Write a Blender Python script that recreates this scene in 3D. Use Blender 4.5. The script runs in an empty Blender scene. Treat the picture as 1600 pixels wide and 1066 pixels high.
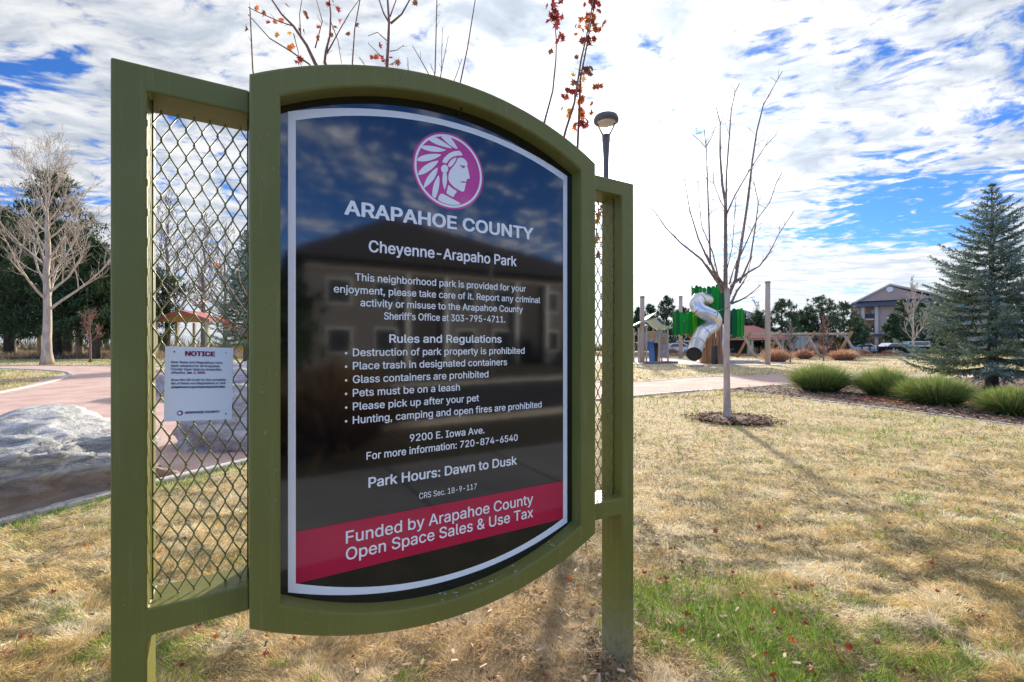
import bpy, bmesh, math, random
import numpy as np
from math import sin, cos, tan, atan, atan2, radians, pi, sqrt
from mathutils import Vector, Matrix
from mathutils.geometry import delaunay_2d_cdt

SC = bpy.context.scene
COL = SC.collection

# ------------------------------------------------------------------ camera
F, CX, CY, CAMH = 711.0, 800.0, 535.0, 1.6          # focal length / centre in photo pixels, eye height
cam_d = bpy.data.cameras.new("camera")
cam = bpy.data.objects.new("camera", cam_d)
COL.objects.link(cam)
cam.location = (0, 0, CAMH)
cam.rotation_euler = (radians(90), 0, 0)
cam_d.sensor_width = 36.0
cam_d.lens = 36.0 * F / 1600.0
cam_d.shift_y = (CY - 533.0) / 1600.0
cam_d.clip_start = 0.05
cam_d.clip_end = 3000
SC.camera = cam

# ------------------------------------------------------------------ light
SUN_AZ, SUN_EL = radians(12.3), radians(19.0)
sdir = Vector((sin(SUN_AZ) * cos(SUN_EL), cos(SUN_AZ) * cos(SUN_EL), sin(SUN_EL)))
sun_d = bpy.data.lights.new("sun", 'SUN')
sun_d.energy = 5.0
sun_d.angle = radians(2.4)
sun_d.color = (1.0, 0.91, 0.76)
sun = bpy.data.objects.new("sun", sun_d)
COL.objects.link(sun)
sun.rotation_euler = sdir.to_track_quat('Z', 'Y').to_euler()

SC.view_settings.view_transform = 'Standard'
SC.view_settings.look = 'None'
SC.view_settings.gamma = 1.0
SC.view_settings.exposure = 0.75
SC.cycles.max_bounces = 6
SC.cycles.diffuse_bounces = 3
SC.cycles.transparent_max_bounces = 8
SC.cycles.use_denoising = True

# ------------------------------------------------------------------ world: sky with high broken cloud
W = bpy.data.worlds.new("World")
SC.world = W
W.use_nodes = True
nt = W.node_tree
nt.nodes.clear()


class G:
    """tiny node-graph helper"""
    def __init__(s, tree):
        s.t = tree

    def n(s, typ, **kw):
        nd = s.t.nodes.new(typ)
        for k, v in kw.items():
            setattr(nd, k, v)
        return nd

    def put(s, sock, v):
        if isinstance(v, bpy.types.NodeSocket):
            s.t.links.new(v, sock)
        elif v is not None:
            try:
                sock.default_value = v
            except Exception:
                sock.default_value = tuple(v) + (1.0,)

    def math(s, op, a, b=None, c=None, clamp=False):
        nd = s.n('ShaderNodeMath', operation=op, use_clamp=clamp)
        for i, v in enumerate((a, b, c)):
            if v is not None:
                s.put(nd.inputs[i], v)
        return nd.outputs[0]

    def vmath(s, op, a, b=None):
        nd = s.n('ShaderNodeVectorMath', operation=op)
        s.put(nd.inputs[0], a)
        if b is not None:
            s.put(nd.inputs[1], b)
        return nd

    def mix(s, fac, a, b, mode='MIX'):
        nd = s.n('ShaderNodeMix', data_type='RGBA', blend_type=mode)
        s.put(nd.inputs[0], fac)
        s.put(nd.inputs[6], a)
        s.put(nd.inputs[7], b)
        return nd.outputs[2]

    def noise(s, vec, scale, detail=4, rough=0.5, dist=0.0, lac=2.0):
        nd = s.n('ShaderNodeTexNoise')
        if vec is not None:
            s.put(nd.inputs['Vector'], vec)
        nd.inputs['Scale'].default_value = scale
        nd.inputs['Detail'].default_value = detail
        nd.inputs['Roughness'].default_value = rough
        nd.inputs['Distortion'].default_value = dist
        nd.inputs['Lacunarity'].default_value = lac
        return nd.outputs['Fac']

    def ramp(s, v, a, b, lo=0.0, hi=1.0):
        nd = s.n('ShaderNodeMapRange', interpolation_type='SMOOTHSTEP')
        s.put(nd.inputs[0], v)
        for i, x in enumerate((a, b, lo, hi)):
            nd.inputs[1 + i].default_value = x
        return nd.outputs[0]

    def mapping(s, vec, loc=(0, 0, 0), rot=(0, 0, 0), sc=(1, 1, 1)):
        nd = s.n('ShaderNodeMapping')
        s.put(nd.inputs[0], vec)
        nd.inputs[1].default_value = loc
        nd.inputs[2].default_value = rot
        nd.inputs[3].default_value = sc
        return nd.outputs[0]


g = G(nt)
tc = g.n('ShaderNodeTexCoord')
dirv = tc.outputs['Generated']
sky = g.n('ShaderNodeTexSky', sky_type='NISHITA')
sky.sun_disc = False
sky.sun_elevation = SUN_EL
sky.sun_rotation = SUN_AZ
sky.altitude = 1600
sky.air_density = 1.0
sky.dust_density = 0.6
sky.ozone_density = 1.6
SKY_STR = 0.15
sep = g.n('ShaderNodeSeparateXYZ')
g.put(sep.inputs[0], dirv)
dz = g.math('MAXIMUM', sep.outputs[2], 0.0)
dzz = g.math('ADD', dz, 0.05)
comb = g.n('ShaderNodeCombineXYZ')
g.put(comb.inputs[0], g.math('DIVIDE', sep.outputs[0], dzz))
g.put(comb.inputs[1], g.math('DIVIDE', sep.outputs[1], dzz))
P = comb.outputs[0]                       # position on the cloud layer
warp = g.n('ShaderNodeTexNoise')
g.put(warp.inputs['Vector'], P)
warp.inputs['Scale'].default_value = 1.3
warp.inputs['Detail'].default_value = 3
wv = g.vmath('SCALE', g.vmath('SUBTRACT', warp.outputs['Color'], (0.5, 0.5, 0.5)).outputs[0])
wv.inputs['Scale'].default_value = 0.55
PW = g.vmath('ADD', P, wv.outputs[0]).outputs[0]
big = g.noise(g.mapping(PW, rot=(0, 0, radians(-20)), sc=(0.55, 1.0, 1)), 1.1, 3, 0.5)
fine = g.noise(g.mapping(PW, rot=(0, 0, radians(-35)), sc=(1.0, 1.35, 1)), 3.4, 8, 0.60, 0.3)
cell = g.noise(g.mapping(PW, rot=(0, 0, radians(20)), sc=(1.0, 1.2, 1)), 9.5, 5, 0.58)
dens = g.math('ADD', g.math('MULTIPLY', big, 0.50), g.math('MULTIPLY', fine, 0.50))
dens = g.math('ADD', dens, g.math('MULTIPLY', g.math('SUBTRACT', cell, 0.5), g.ramp(dz, 0.06, 0.22, 0.25, 0.85)))


def hole(cx, cy, rx, ry, rot, amount):
    """a gap in the cloud layer"""
    q = g.vmath('SUBTRACT', PW, (cx, cy, 0)).outputs[0]
    q = g.mapping(q, rot=(0, 0, radians(rot)), sc=(1, 1, 1))
    q = g.vmath('MULTIPLY', q, (1 / rx, 1 / ry, 0)).outputs[0]
    d = g.vmath('LENGTH', q).outputs['Value']
    return g.math('MULTIPLY', g.ramp(d, 1.25, 0.35), amount)


sdot = g.math('MAXIMUM', g.vmath('DOT_PRODUCT', dirv, tuple(sdir)).outputs['Value'], 0.0)
cover = g.math('ADD', g.math('ADD', dens, 0.190), g.math('MULTIPLY', g.math('POWER', sdot, 10.0), 0.07))
for h in ((2.60, 3.05, 1.20, 0.60, -35, 0.28), (2.3, 2.0, 0.95, 0.6, -20, 0.14), (1.7, 1.2, 0.7, 0.4, -20, 0.06), (-1.80, 1.62, 0.62, 0.10, 25, 0.27),
          (-3.2, 2.6, 0.9, 0.7, 0, 0.13), (-1.15, 2.6, 0.5, 0.5, 0, 0.08), (3.9, 6.2, 1.0, 1.5, 0, 0.08)):
    cover = g.math('SUBTRACT', cover, hole(*h))
# thin, broken cover in the half of the sky away from the sun
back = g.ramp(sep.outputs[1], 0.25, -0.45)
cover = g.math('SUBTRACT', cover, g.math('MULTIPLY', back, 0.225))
cmask = g.ramp(cover, 0.44, 0.66)
# cloud brightness: thicker = greyer; brighter towards the sun, lifted again opposite it
dot = g.vmath('DOT_PRODUCT', dirv, tuple(sdir)).outputs['Value']
dotp = g.math('MAXIMUM', dot, 0.0)
glow1 = g.math('POWER', dotp, 6.0)
glow2 = g.math('POWER', dotp, 60.0)
glow3 = g.math('POWER', dotp, 700.0)
lum = g.math('ADD', 0.50, g.math('MULTIPLY', glow1, 0.30))
lum = g.math('ADD', lum, g.math('MULTIPLY', glow2, 0.9))
lum = g.math('ADD', lum, g.math('MULTIPLY', glow3, 3.0))
shade = g.noise(g.mapping(PW, loc=(3, 1, 0), rot=(0, 0, radians(-30)), sc=(0.8, 1.5, 1)), 3.2, 7, 0.62)
shmul = g.ramp(shade, 0.34, 0.60, 0.76, 1.06)
shmul = g.math('ADD', 1.0, g.math('MULTIPLY', g.math('SUBTRACT', shmul, 1.0), g.ramp(dz, 0.02, 0.30, 0.35, 1.0)))
shmul = g.math('ADD', shmul, g.math('MULTIPLY', g.math('SUBTRACT', cell, 0.5), g.ramp(dz, 0.05, 0.35, 0.0, 0.55)))
lum = g.math('ADD', lum, g.math('MULTIPLY', back, 0.75))  # clouds behind the viewer brightened, added fill for the sign's front
lum = g.math('MULTIPLY', lum, shmul)
ccol = g.mix(g.ramp(shade, 0.36, 0.6), (0.78, 0.87, 1.0, 1), (0.97, 0.98, 1.0, 1))
cloudc = g.vmath('SCALE', ccol)
g.put(cloudc.inputs['Scale'], lum)
skyc = g.vmath('SCALE', sky.outputs[0])
skyc.inputs['Scale'].default_value = SKY_STR
skyb = g.vmath('MULTIPLY', skyc.outputs[0], (0.23, 0.46, 0.84)).outputs[0]
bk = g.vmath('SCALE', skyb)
g.put(bk.inputs['Scale'], g.ramp(sep.outputs[1], 0.3, -0.4, 0.85, 1.5))  # clear sky behind the viewer raised too, for a bluer panel reflection
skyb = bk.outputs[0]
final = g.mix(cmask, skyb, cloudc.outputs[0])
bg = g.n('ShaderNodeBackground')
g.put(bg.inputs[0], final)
bg.inputs[1].default_value = 1.0
wo = g.n('ShaderNodeOutputWorld')
nt.links.new(bg.outputs[0], wo.inputs[0])

# ------------------------------------------------------------------ helpers
rng = np.random.default_rng(7)
R = random.Random(11)


def gp(px, py):
    """ground point seen at a photo pixel"""
    Y = CAMH * F / (py - CY)
    return ((px - CX) * Y / F, Y)


def at(px, py, Y):
    return Vector(((px - CX) * Y / F, Y, CAMH - (py - CY) * Y / F))


def tag(o, label=None, cat=None, group=None, kind=None):
    if label: o['label'] = label
    if cat: o['category'] = cat
    if group: o['group'] = group
    if kind: o['kind'] = kind
    return o


def link(name, data, parent=None, loc=(0, 0, 0), rz=0.0):
    o = bpy.data.objects.new(name, data)
    COL.objects.link(o)
    o.location = loc
    o.rotation_euler = (0, 0, rz)
    if parent: o.parent = parent
    return o


def thing(name, label, cat, loc=(0, 0, 0), rz=0.0, group=None):
    return tag(link(name, None, None, loc, rz), label, cat, group)


def copy_tree(o, parent=None):
    c = o.copy()
    COL.objects.link(c)
    if parent: c.parent = parent
    for ch in [x for x in KIDS.get(o.name, [])]:
        k = copy_tree(ch, c)
        KIDS.setdefault(c.name, []).append(k)
    return c


KIDS = {}


class MB:
    """mesh collector"""
    def __init__(s):
        s.v = []; s.f = []; s.m = []

    def add(s, vs, fs, mi=0):
        b = len(s.v)
        s.v.extend(tuple(x) for x in vs)
        s.f.extend(tuple(i + b for i in f) for f in fs)
        s.m.extend([mi] * len(fs))

    def box(s, x0, x1, y0, y1, z0, z1, mi=0, M=None):
        vs = [(x, y, z) for z in (z0, z1) for y in (y0, y1) for x in (x0, x1)]
        if M is not None: vs = [M @ Vector(v) for v in vs]
        s.add(vs, [(0, 2, 3, 1), (4, 5, 7, 6), (0, 1, 5, 4), (2, 6, 7, 3), (0, 4, 6, 2), (1, 3, 7, 5)], mi)

    def sweep(s, pts, rad, n=8, mi=0, caps=True, flat=1.0):
        pts = [Vector(p) for p in pts]
        N = len(pts)
        if not hasattr(rad, '__len__'): rad = [rad] * N
        T = []
        for i in range(N):
            a = pts[max(i - 1, 0)]; b = pts[min(i + 1, N - 1)]
            d = (b - a)
            T.append(d.normalized() if d.length > 1e-9 else Vector((0, 0, 1)))
        up = Vector((0, 0, 1)) if abs(T[0].z) < 0.9 else Vector((1, 0, 0))
        u = T[0].cross(up).normalized()
        vs = []
        for i in range(N):
            u = (u - T[i] * u.dot(T[i])).normalized()
            w = T[i].cross(u)
            for k in range(n):
                a = 2 * pi * k / n
                vs.append(pts[i] + (u * cos(a) + w * sin(a) * flat) * rad[i])
        fs = []
        for i in range(N - 1):
            for k in range(n):
                k2 = (k + 1) % n
                fs.append((i * n + k, i * n + k2, (i + 1) * n + k2, (i + 1) * n + k))
        if caps:
            fs.append(tuple(range(n - 1, -1, -1)))
            fs.append(tuple((N - 1) * n + k for k in range(n)))
        s.add(vs, fs, mi)

    def prism(s, poly, z0, z1, mi=0, M=None):
        n = len(poly)
        vs = [(p[0], p[1], z0) for p in poly] + [(p[0], p[1], z1) for p in poly]
        if M is not None: vs = [M @ Vector(v) for v in vs]
        s.add(vs, [tuple(range(n - 1, -1, -1)), tuple(range(n, 2 * n))] +
              [(i, (i + 1) % n, n + (i + 1) % n, n + i) for i in range(n)], mi)

    def lathe(s, prof, n=16, mi=0, c=(0, 0)):
        vs = []
        for r, z in prof:
            for k in range(n):
                a = 2 * pi * k / n
                vs.append((c[0] + r * cos(a), c[1] + r * sin(a), z))
        fs = []
        for i in range(len(prof) - 1):
            for k in range(n):
                k2 = (k + 1) % n
                fs.append((i * n + k, i * n + k2, (i + 1) * n + k2, (i + 1) * n + k))
        fs.append(tuple(range(n - 1, -1, -1)))
        fs.append(tuple((len(prof) - 1) * n + k for k in range(n)))
        s.add(vs, fs, mi)

    def mesh(s, name, mats, smooth=False, bevel=0.0, seg=2):
        me = bpy.data.meshes.new(name)
        me.from_pydata(s.v, [], s.f)
        if not isinstance(mats, (list, tuple)): mats = [mats]
        for m in mats: me.materials.append(m)
        me.polygons.foreach_set('material_index', s.m)
        if bevel:
            bm = bmesh.new(); bm.from_mesh(me)
            es = [e for e in bm.edges if len(e.link_faces) == 2 and e.calc_face_angle(0) > 0.6]
            bmesh.ops.bevel(bm, geom=es, offset=bevel, segments=seg, affect='EDGES', profile=0.5)
            bm.to_mesh(me); bm.free()
        if smooth:
            me.polygons.foreach_set('use_smooth', [True] * len(me.polygons))
        me.update()
        return me

    def build(s, name, mats, parent=None, smooth=False, bevel=0.0, loc=(0, 0, 0), rz=0.0, seg=2):
        o = link(name, s.mesh(name, mats, smooth, bevel, seg), parent, loc, rz)
        if parent: KIDS.setdefault(parent.name, []).append(o)
        return o


def npmesh(name, V, T, col=None, mats=None, quads=False):
    """mesh from numpy arrays; col = one colour per vertex"""
    me = bpy.data.meshes.new(name)
    V = np.asarray(V, dtype=np.float32); T = np.asarray(T, dtype=np.int32)
    k = T.shape[1]
    me.vertices.add(len(V)); me.vertices.foreach_set('co', V.ravel())
    me.loops.add(T.size); me.loops.foreach_set('vertex_index', T.ravel())
    me.polygons.add(len(T))
    me.polygons.foreach_set('loop_start', np.arange(0, T.size, k, dtype=np.int32))
    me.polygons.foreach_set('loop_total', np.full(len(T), k, dtype=np.int32))
    if col is not None:
        a = me.color_attributes.new('tint', 'FLOAT_COLOR', 'POINT')
        c4 = np.ones((len(V), 4), dtype=np.float32); c4[:, :3] = col
        a.data.foreach_set('color', c4.ravel())
    me.update(calc_edges=True)
    if mats:
        for m in (mats if isinstance(mats, (list, tuple)) else [mats]): me.materials.append(m)
    return me


def unit(a):
    return a / np.maximum(np.linalg.norm(a, axis=1, keepdims=True), 1e-9)


def blades(base, d, L, w, droop, col, segs=2, tipcol=None):
    """N tapering curved ribbons -> V, T(tri), C"""
    N = len(base)
    d = unit(d)
    side = unit(np.cross(d, np.array([0, 0, 1.0])) + rng.normal(0, .25, (N, 3)))
    L = np.broadcast_to(np.asarray(L, float), (N,)); w = np.broadcast_to(np.asarray(w, float), (N,))
    droop = np.broadcast_to(np.asarray(droop, float), (N,))
    rows = []; cols = []
    tip = col if tipcol is None else tipcol
    for i in range(segs + 1):
        s = i / segs
        c = base + d * (L * s)[:, None]
        c = c.copy(); c[:, 2] -= droop * L * s * s
        cc = col * (1 - s) + tip * s
        if i < segs:
            ww = (w * (1 - 0.55 * s) / 2)[:, None]
            rows += [c - side * ww, c + side * ww]; cols += [cc, cc]
        else:
            rows.append(c); cols.append(cc)
    K = len(rows)
    V = np.stack(rows, 1).reshape(-1, 3); C = np.stack(cols, 1).reshape(-1, 3)
    t = []
    for i in range(segs - 1):
        a = 2 * i
        t += [(a, a + 1, a + 3), (a, a + 3, a + 2)]
    a = 2 * (segs - 1)
    t.append((a, a + 1, a + 2))
    t = np.array(t)
    T = (t[None] + (np.arange(N) * K)[:, None, None]).reshape(-1, 3)
    return V, T, C


def tubes(p0, p1, r0, r1, n=4):
    p0 = np.asarray(p0, float); p1 = np.asarray(p1, float)
    N = len(p0)
    d = unit(p1 - p0)
    ref = np.where(np.abs(d[:, 2:3]) < .9, np.array([[0, 0, 1.0]]), np.array([[1.0, 0, 0]]))
    u = unit(np.cross(d, ref)); v = np.cross(d, u)
    rows = []
    for P_, r_ in ((p0, np.asarray(r0, float)), (p1, np.asarray(r1, float))):
        for k in range(n):
            a = 2 * pi * k / n
            rows.append(P_ + (u * cos(a) + v * sin(a)) * r_[:, None])
    V = np.stack(rows, 1).reshape(-1, 3)
    t = np.array([(k, (k + 1) % n, n + (k + 1) % n, n + k) for k in range(n)])
    T = (t[None] + (np.arange(N) * 2 * n)[:, None, None]).reshape(-1, 4)
    return V, T


def inpoly(x, y, poly):
    x = np.asarray(x); y = np.asarray(y)
    r = np.zeros(x.shape, bool)
    n = len(poly)
    for i in range(n):
        x1, y1 = poly[i]; x2, y2 = poly[(i + 1) % n]
        if y1 == y2: continue
        c = ((y1 > y) != (y2 > y)) & (x < (x2 - x1) * (y - y1) / (y2 - y1) + x1)
        r ^= c
    return r


_vg = rng.random((256, 256))


def vnoise(x, y, s):
    x = np.asarray(x) * s + 1000.3; y = np.asarray(y) * s + 1000.7
    xi = np.floor(x).astype(int); yi = np.floor(y).astype(int)
    fx = x - xi; fy = y - yi
    fx = fx * fx * (3 - 2 * fx); fy = fy * fy * (3 - 2 * fy)
    a = _vg[xi % 256, yi % 256]; b = _vg[(xi + 1) % 256, yi % 256]
    c = _vg[xi % 256, (yi + 1) % 256]; d = _vg[(xi + 1) % 256, (yi + 1) % 256]
    return (a * (1 - fx) + b * fx) * (1 - fy) + (c * (1 - fx) + d * fx) * fy


def fbm(x, y, s):
    return (vnoise(x, y, s) * .5 + vnoise(x, y, s * 2.1) * .3 + vnoise(x, y, s * 4.3) * .2)


# ------------------------------------------------------------------ materials
def mat(name, col, rough=0.6, col2=None, nscale=8.0, ndet=5, mixlo=.35, mixhi=.65, bump=0.0, bscale=None, metal=0.0,
        spec=0.5, ior=None, coat=0.0, stretch=None, col3=None, n3=40.0, trans=0.0):
    m = bpy.data.materials.new(name)
    m.use_nodes = True
    t = m.node_tree; t.nodes.clear(); q = G(t)
    b = q.n('ShaderNodeBsdfPrincipled')
    o = q.n('ShaderNodeOutputMaterial')
    co = q.n('ShaderNodeTexCoord').outputs['Object']
    if stretch: co = q.mapping(co, sc=stretch)
    base = tuple(col) + (1,)
    if col2 is not None:
        f = q.ramp(q.noise(co, nscale, ndet, .6), mixlo, mixhi)
        base = q.mix(f, base, tuple(col2) + (1,))
    if col3 is not None:
        f = q.ramp(q.noise(co, n3, 3, .6), .52, .62)
        base = q.mix(f, base, tuple(col3) + (1,))
    q.put(b.inputs['Base Color'], base)
    b.inputs['Roughness'].default_value = rough
    b.inputs['Metallic'].default_value = metal
    b.inputs['Specular IOR Level'].default_value = spec
    if ior: b.inputs['IOR'].default_value = ior
    if coat:
        b.inputs['Coat Weight'].default_value = coat
        b.inputs['Coat Roughness'].default_value = .05
    if bump:
        bp = q.n('ShaderNodeBump')
        bp.inputs['Strength'].default_value = min(bump, 1.0)
        bp.inputs['Distance'].default_value = 0.02 * max(1.0, bump)
        q.put(bp.inputs['Height'], q.noise(co, bscale or nscale * 3, 6, .65))
        q.put(b.inputs['Normal'], bp.outputs[0])
    t.links.new(b.outputs[0], o.inputs[0])
    return m


def leafmat(name, trans=0.35, rough=0.6, col=None):
    """foliage: colour from the 'tint' attribute (the leaf's own colour), light passes through"""
    m = bpy.data.materials.new(name)
    m.use_nodes = True
    t = m.node_tree; t.nodes.clear(); q = G(t)
    b = q.n('ShaderNodeBsdfPrincipled'); tr = q.n('ShaderNodeBsdfTranslucent'); mx = q.n('ShaderNodeMixShader')
    o = q.n('ShaderNodeOutputMaterial')
    if col is None:
        c = q.n('ShaderNodeAttribute', attribute_name='tint').outputs['Color']
    else:
        c = tuple(col) + (1,)
    q.put(b.inputs['Base Color'], c); q.put(tr.inputs[0], c)
    b.inputs['Roughness'].default_value = rough
    b.inputs['Specular IOR Level'].default_value = .15
    mx.inputs[0].default_value = trans
    t.links.new(b.outputs[0], mx.inputs[1]); t.links.new(tr.outputs[0], mx.inputs[2])
    t.links.new(mx.outputs[0], o.inputs[0])
    return m


M = {}
M['blade'] = leafmat('grass_blade', .30, .65)
M['needle'] = leafmat('needle', .15, .6)
M['leaf_red'] = leafmat('leaf_red', .4, .5, (.27, .045, .035))
M['leaf_orange'] = leafmat('leaf_orange', .5, .5, (.42, .12, .035))
M['leaf_yellow'] = leafmat('leaf_yellow', .5, .5, (.50, .27, .05))
M['leaf_brown'] = leafmat('leaf_brown', .3, .6, (.20, .085, .045))
M['leaf_pale'] = leafmat('leaf_pale', .3, .6, (.50, .42, .32))
M['bark'] = mat('bark', (.19, .155, .13), .85, (.30, .255, .215), 6, bump=.6, stretch=(1, 1, .25))
M['bark_pale'] = mat('bark_pale', (.33, .27, .21), .85, (.52, .43, .34), 5, bump=.5, stretch=(1, 1, .25))
M['bark_dark'] = mat('bark_dark', (.05, .04, .035), .9, (.11, .09, .08), 5, bump=.6)
M['bark_young'] = mat('bark_young', (.38, .28, .22), .7, (.52, .41, .34), 9, bump=.3, stretch=(1, 1, .3))
M['limb_bark'] = mat('limb_bark', (.17, .125, .115), .75, (.26, .20, .18), 8, bump=.2)
M['twig_red'] = mat('twig_red', (.17, .075, .055), .7, (.26, .13, .09), 20)
M['twig_grey'] = mat('twig_grey', (.20, .155, .14), .8)
M['concrete'] = mat('concrete', (.50, .45, .40), .85, (.62, .57, .51), 3, bump=.15, bscale=60, col3=(.33, .3, .27), n3=25)
M['sidewalk'] = mat('sidewalk', (.22, .21, .20), .85, (.28, .27, .25), 1.5, bump=.1, bscale=60)
M['asphalt'] = mat('asphalt', (.032, .032, .034), .9, (.05, .05, .05), 2, bump=.2, bscale=80)

# ------------------------------------------------------------------ ground layout (world metres)
CURB = [(-7.2, -3.0), (-6.3, 0.0), (-5.55, 1.9), (-4.95, 3.1), (-4.52, 4.02), (-4.19, 4.74), (-4.02, 5.12), (-3.51, 6.08), (-2.55, 7.7),
        (-1.2, 9.5), (.8, 11.5), (3.63, 13.35), (6.1, 14.9), (10.8, 17.4), (14.9, 19.3), (23.3, 20.9), (42, 22.5)]
FAR_EDGE = [(42, 24.6), (26, 23.2), (16.7, 22.6), (13.8, 22.3), (8.4, 20.7), (4.98, 18.3), (0, 18.6), (-7, 21.5), (-16, 27.5),
            (-26, 30.2), (-34, 31), (-44, 29.5), (-44, 27.6), (-34, 28.0), (-23.4, 24.0), (-16.1, 14.3), (-15.0, 9.0), (-15, -3)]
PATH = CURB + FAR_EDGE
BED = [(6.9, 15.15), (7.30, 14.6), (7.76, 13.8), (8.5, 12.1), (9.06, 10.73), (9.6, 9.1), (9.95, 7.5), (10.3, 5.5), (10.8, 3), (30, 3),
       (42, 12), (42, 22.3), (23.3, 20.7), (14.9, 19.1), (10.8, 17.2)]
PLAY = [(5.5, 33.2), (13, 32.6), (18.2, 31.6), (19.5, 33), (20, 38), (19, 42), (16, 47), (4, 48), (-4, 42), (-2, 35)]


def sheet(name, poly, z, m, kind='structure'):
    bm = bmesh.new()
    vs = [bm.verts.new((p[0], p[1], 0)) for p in poly]
    f = bm.faces.new(vs)
    bmesh.ops.triangulate(bm, faces=[f])
    bmesh.ops.recalc_face_normals(bm, faces=bm.faces)
    if bm.faces[:][0].normal.z < 0: bmesh.ops.reverse_faces(bm, faces=bm.faces[:])
    me = bpy.data.meshes.new(name); bm.to_mesh(me); bm.free()
    me.materials.append(m)
    return tag(link(name, me, None, (0, 0, z)), kind=kind)


# lawn soil and thatch
def lawn_material():
    m = bpy.data.materials.new('lawn'); m.use_nodes = True
    t = m.node_tree; t.nodes.clear(); q = G(t)
    b = q.n('ShaderNodeBsdfPrincipled'); o = q.n('ShaderNodeOutputMaterial')
    co = q.n('ShaderNodeTexCoord').outputs['Object']
    n1 = q.noise(co, .55, 5, .6); n2 = q.noise(co, 14, 6, .75); n3 = q.noise(q.mapping(co, sc=(1, 2.2, 1)), 90, 4, .7)
    c = q.mix(q.ramp(n2, .35, .65), (.38, .28, .15, 1), (.60, .48, .28, 1))
    c = q.mix(q.ramp(n3, .42, .6), c, (.70, .58, .38, 1))
    c = q.mix(q.math('MULTIPLY', q.ramp(n1, .52, .68), .5), c, (.23, .22, .08, 1))
    q.put(b.inputs['Base Color'], c)
    b.inputs['Roughness'].default_value = .95
    b.inputs['Specular IOR Level'].default_value = .1
    bp = q.n('ShaderNodeBump'); bp.inputs['Strength'].default_value = .8; bp.inputs['Distance'].default_value = .03
    q.put(bp.inputs['Height'], q.math('ADD', n2, q.math('MULTIPLY', n3, .6)))
    q.put(b.inputs['Normal'], bp.outputs[0])
    t.links.new(b.outputs[0], o.inputs[0])
    return m


M['lawn'] = lawn_material()
M['gravel'] = mat('crushed_granite', (.50, .32, .265), .95, (.68, .48, .41), 1.1, 6, .3, .7, bump=.5, bscale=110, col3=(.34, .21, .18), n3=60)
M['mulch'] = mat('mulch', (.10, .058, .043), .95, (.19, .115, .085), 12, bump=1.0, bscale=30, col3=(.26, .17, .13), n3=55)
M['sand'] = mat('play_surface', (.50, .43, .35), .95, (.60, .53, .44), 2, bump=.2, bscale=50)

# ground: one sheet, horizon-sized
sheet('ground', [(-900, -400), (900, -400), (900, 1500), (-900, 1500)], 0, M['lawn'])
sheet('path', PATH, .008, M['gravel'])
sheet('mulch_bed', BED, .012, M['mulch'])
sheet('playground_surface', PLAY, .012, M['sand'])


def curb(name, line, w, h, m, off=0.0):
    mb = MB()
    pts = [Vector((a, b, 0)) for a, b in line]
    fine = []
    for i in range(len(pts) - 1):
        p0 = pts[max(i - 1, 0)]; p1 = pts[i]; p2 = pts[i + 1]; p3 = pts[min(i + 2, len(pts) - 1)]
        for k in range(6):
            s = k / 6
            fine.append(.5 * ((2 * p1) + (-p0 + p2) * s + (2 * p0 - 5 * p1 + 4 * p2 - p3) * s * s + (-p0 + 3 * p1 - 3 * p2 + p3) * s ** 3))
    fine.append(pts[-1])
    vs = []
    n = len(fine)
    for i, p in enumerate(fine):
        d = (fine[min(i + 1, n - 1)] - fine[max(i - 1, 0)]).normalized()
        s = Vector((-d.y, d.x, 0))
        c = .012
        for a, z in ((-w / 2, -.05), (-w / 2, h - c), (-w / 2 + c, h), (w / 2 - c, h), (w / 2, h - c), (w / 2, -.05)):
            q_ = p + s * (a + off); vs.append((q_.x, q_.y, z))
    fs = []
    for i in range(n - 1):
        for k in range(5):
            fs.append((i * 6 + k, i * 6 + k + 1, (i + 1) * 6 + k + 1, (i + 1) * 6 + k))
    fs += [(0, 1, 2, 3, 4, 5), tuple((n - 1) * 6 + k for k in range(5, -1, -1))]
    mb.add(vs, fs)
    return tag(mb.build(name, m), kind='structure')


curb('curb', CURB[:13], .13, .05, M['concrete'])
curb('curb', CURB[12:], .11, .025, M['concrete'])
curb('curb', FAR_EDGE[0:9], .12, .03, M['concrete'])
curb('curb', FAR_EDGE[9:12][::-1] if False else FAR_EDGE[8:12], .14, .05, M['concrete'])
curb('curb', FAR_EDGE[12:], .16, .06, M['concrete'])
curb('curb', BED[1:9], .09, .028, M['concrete'])
curb('curb', PLAY[8:] + PLAY[:6], .25, .03, M['concrete'])

# ------------------------------------------------------------------ the park sign
A = radians(30.46)
UU = Vector((cos(A), sin(A), 0)); VV = Vector((-sin(A), cos(A), 0))
TC, DC = .681, 1.70
FRONT, BACK, PANEL = 1.557, 1.800, 1.623


def pl(px, py, D=PANEL):
    """photo pixel -> (t, z) on a plane parallel to the sign at distance D"""
    phi = atan((px - CX) / F); th = phi + A
    Y = D / cos(th) * cos(phi)
    return D * tan(th), CAMH - (py - CY) * Y / F


def loc_(t, D, z):
    return (t - TC, D - DC, z)


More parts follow.
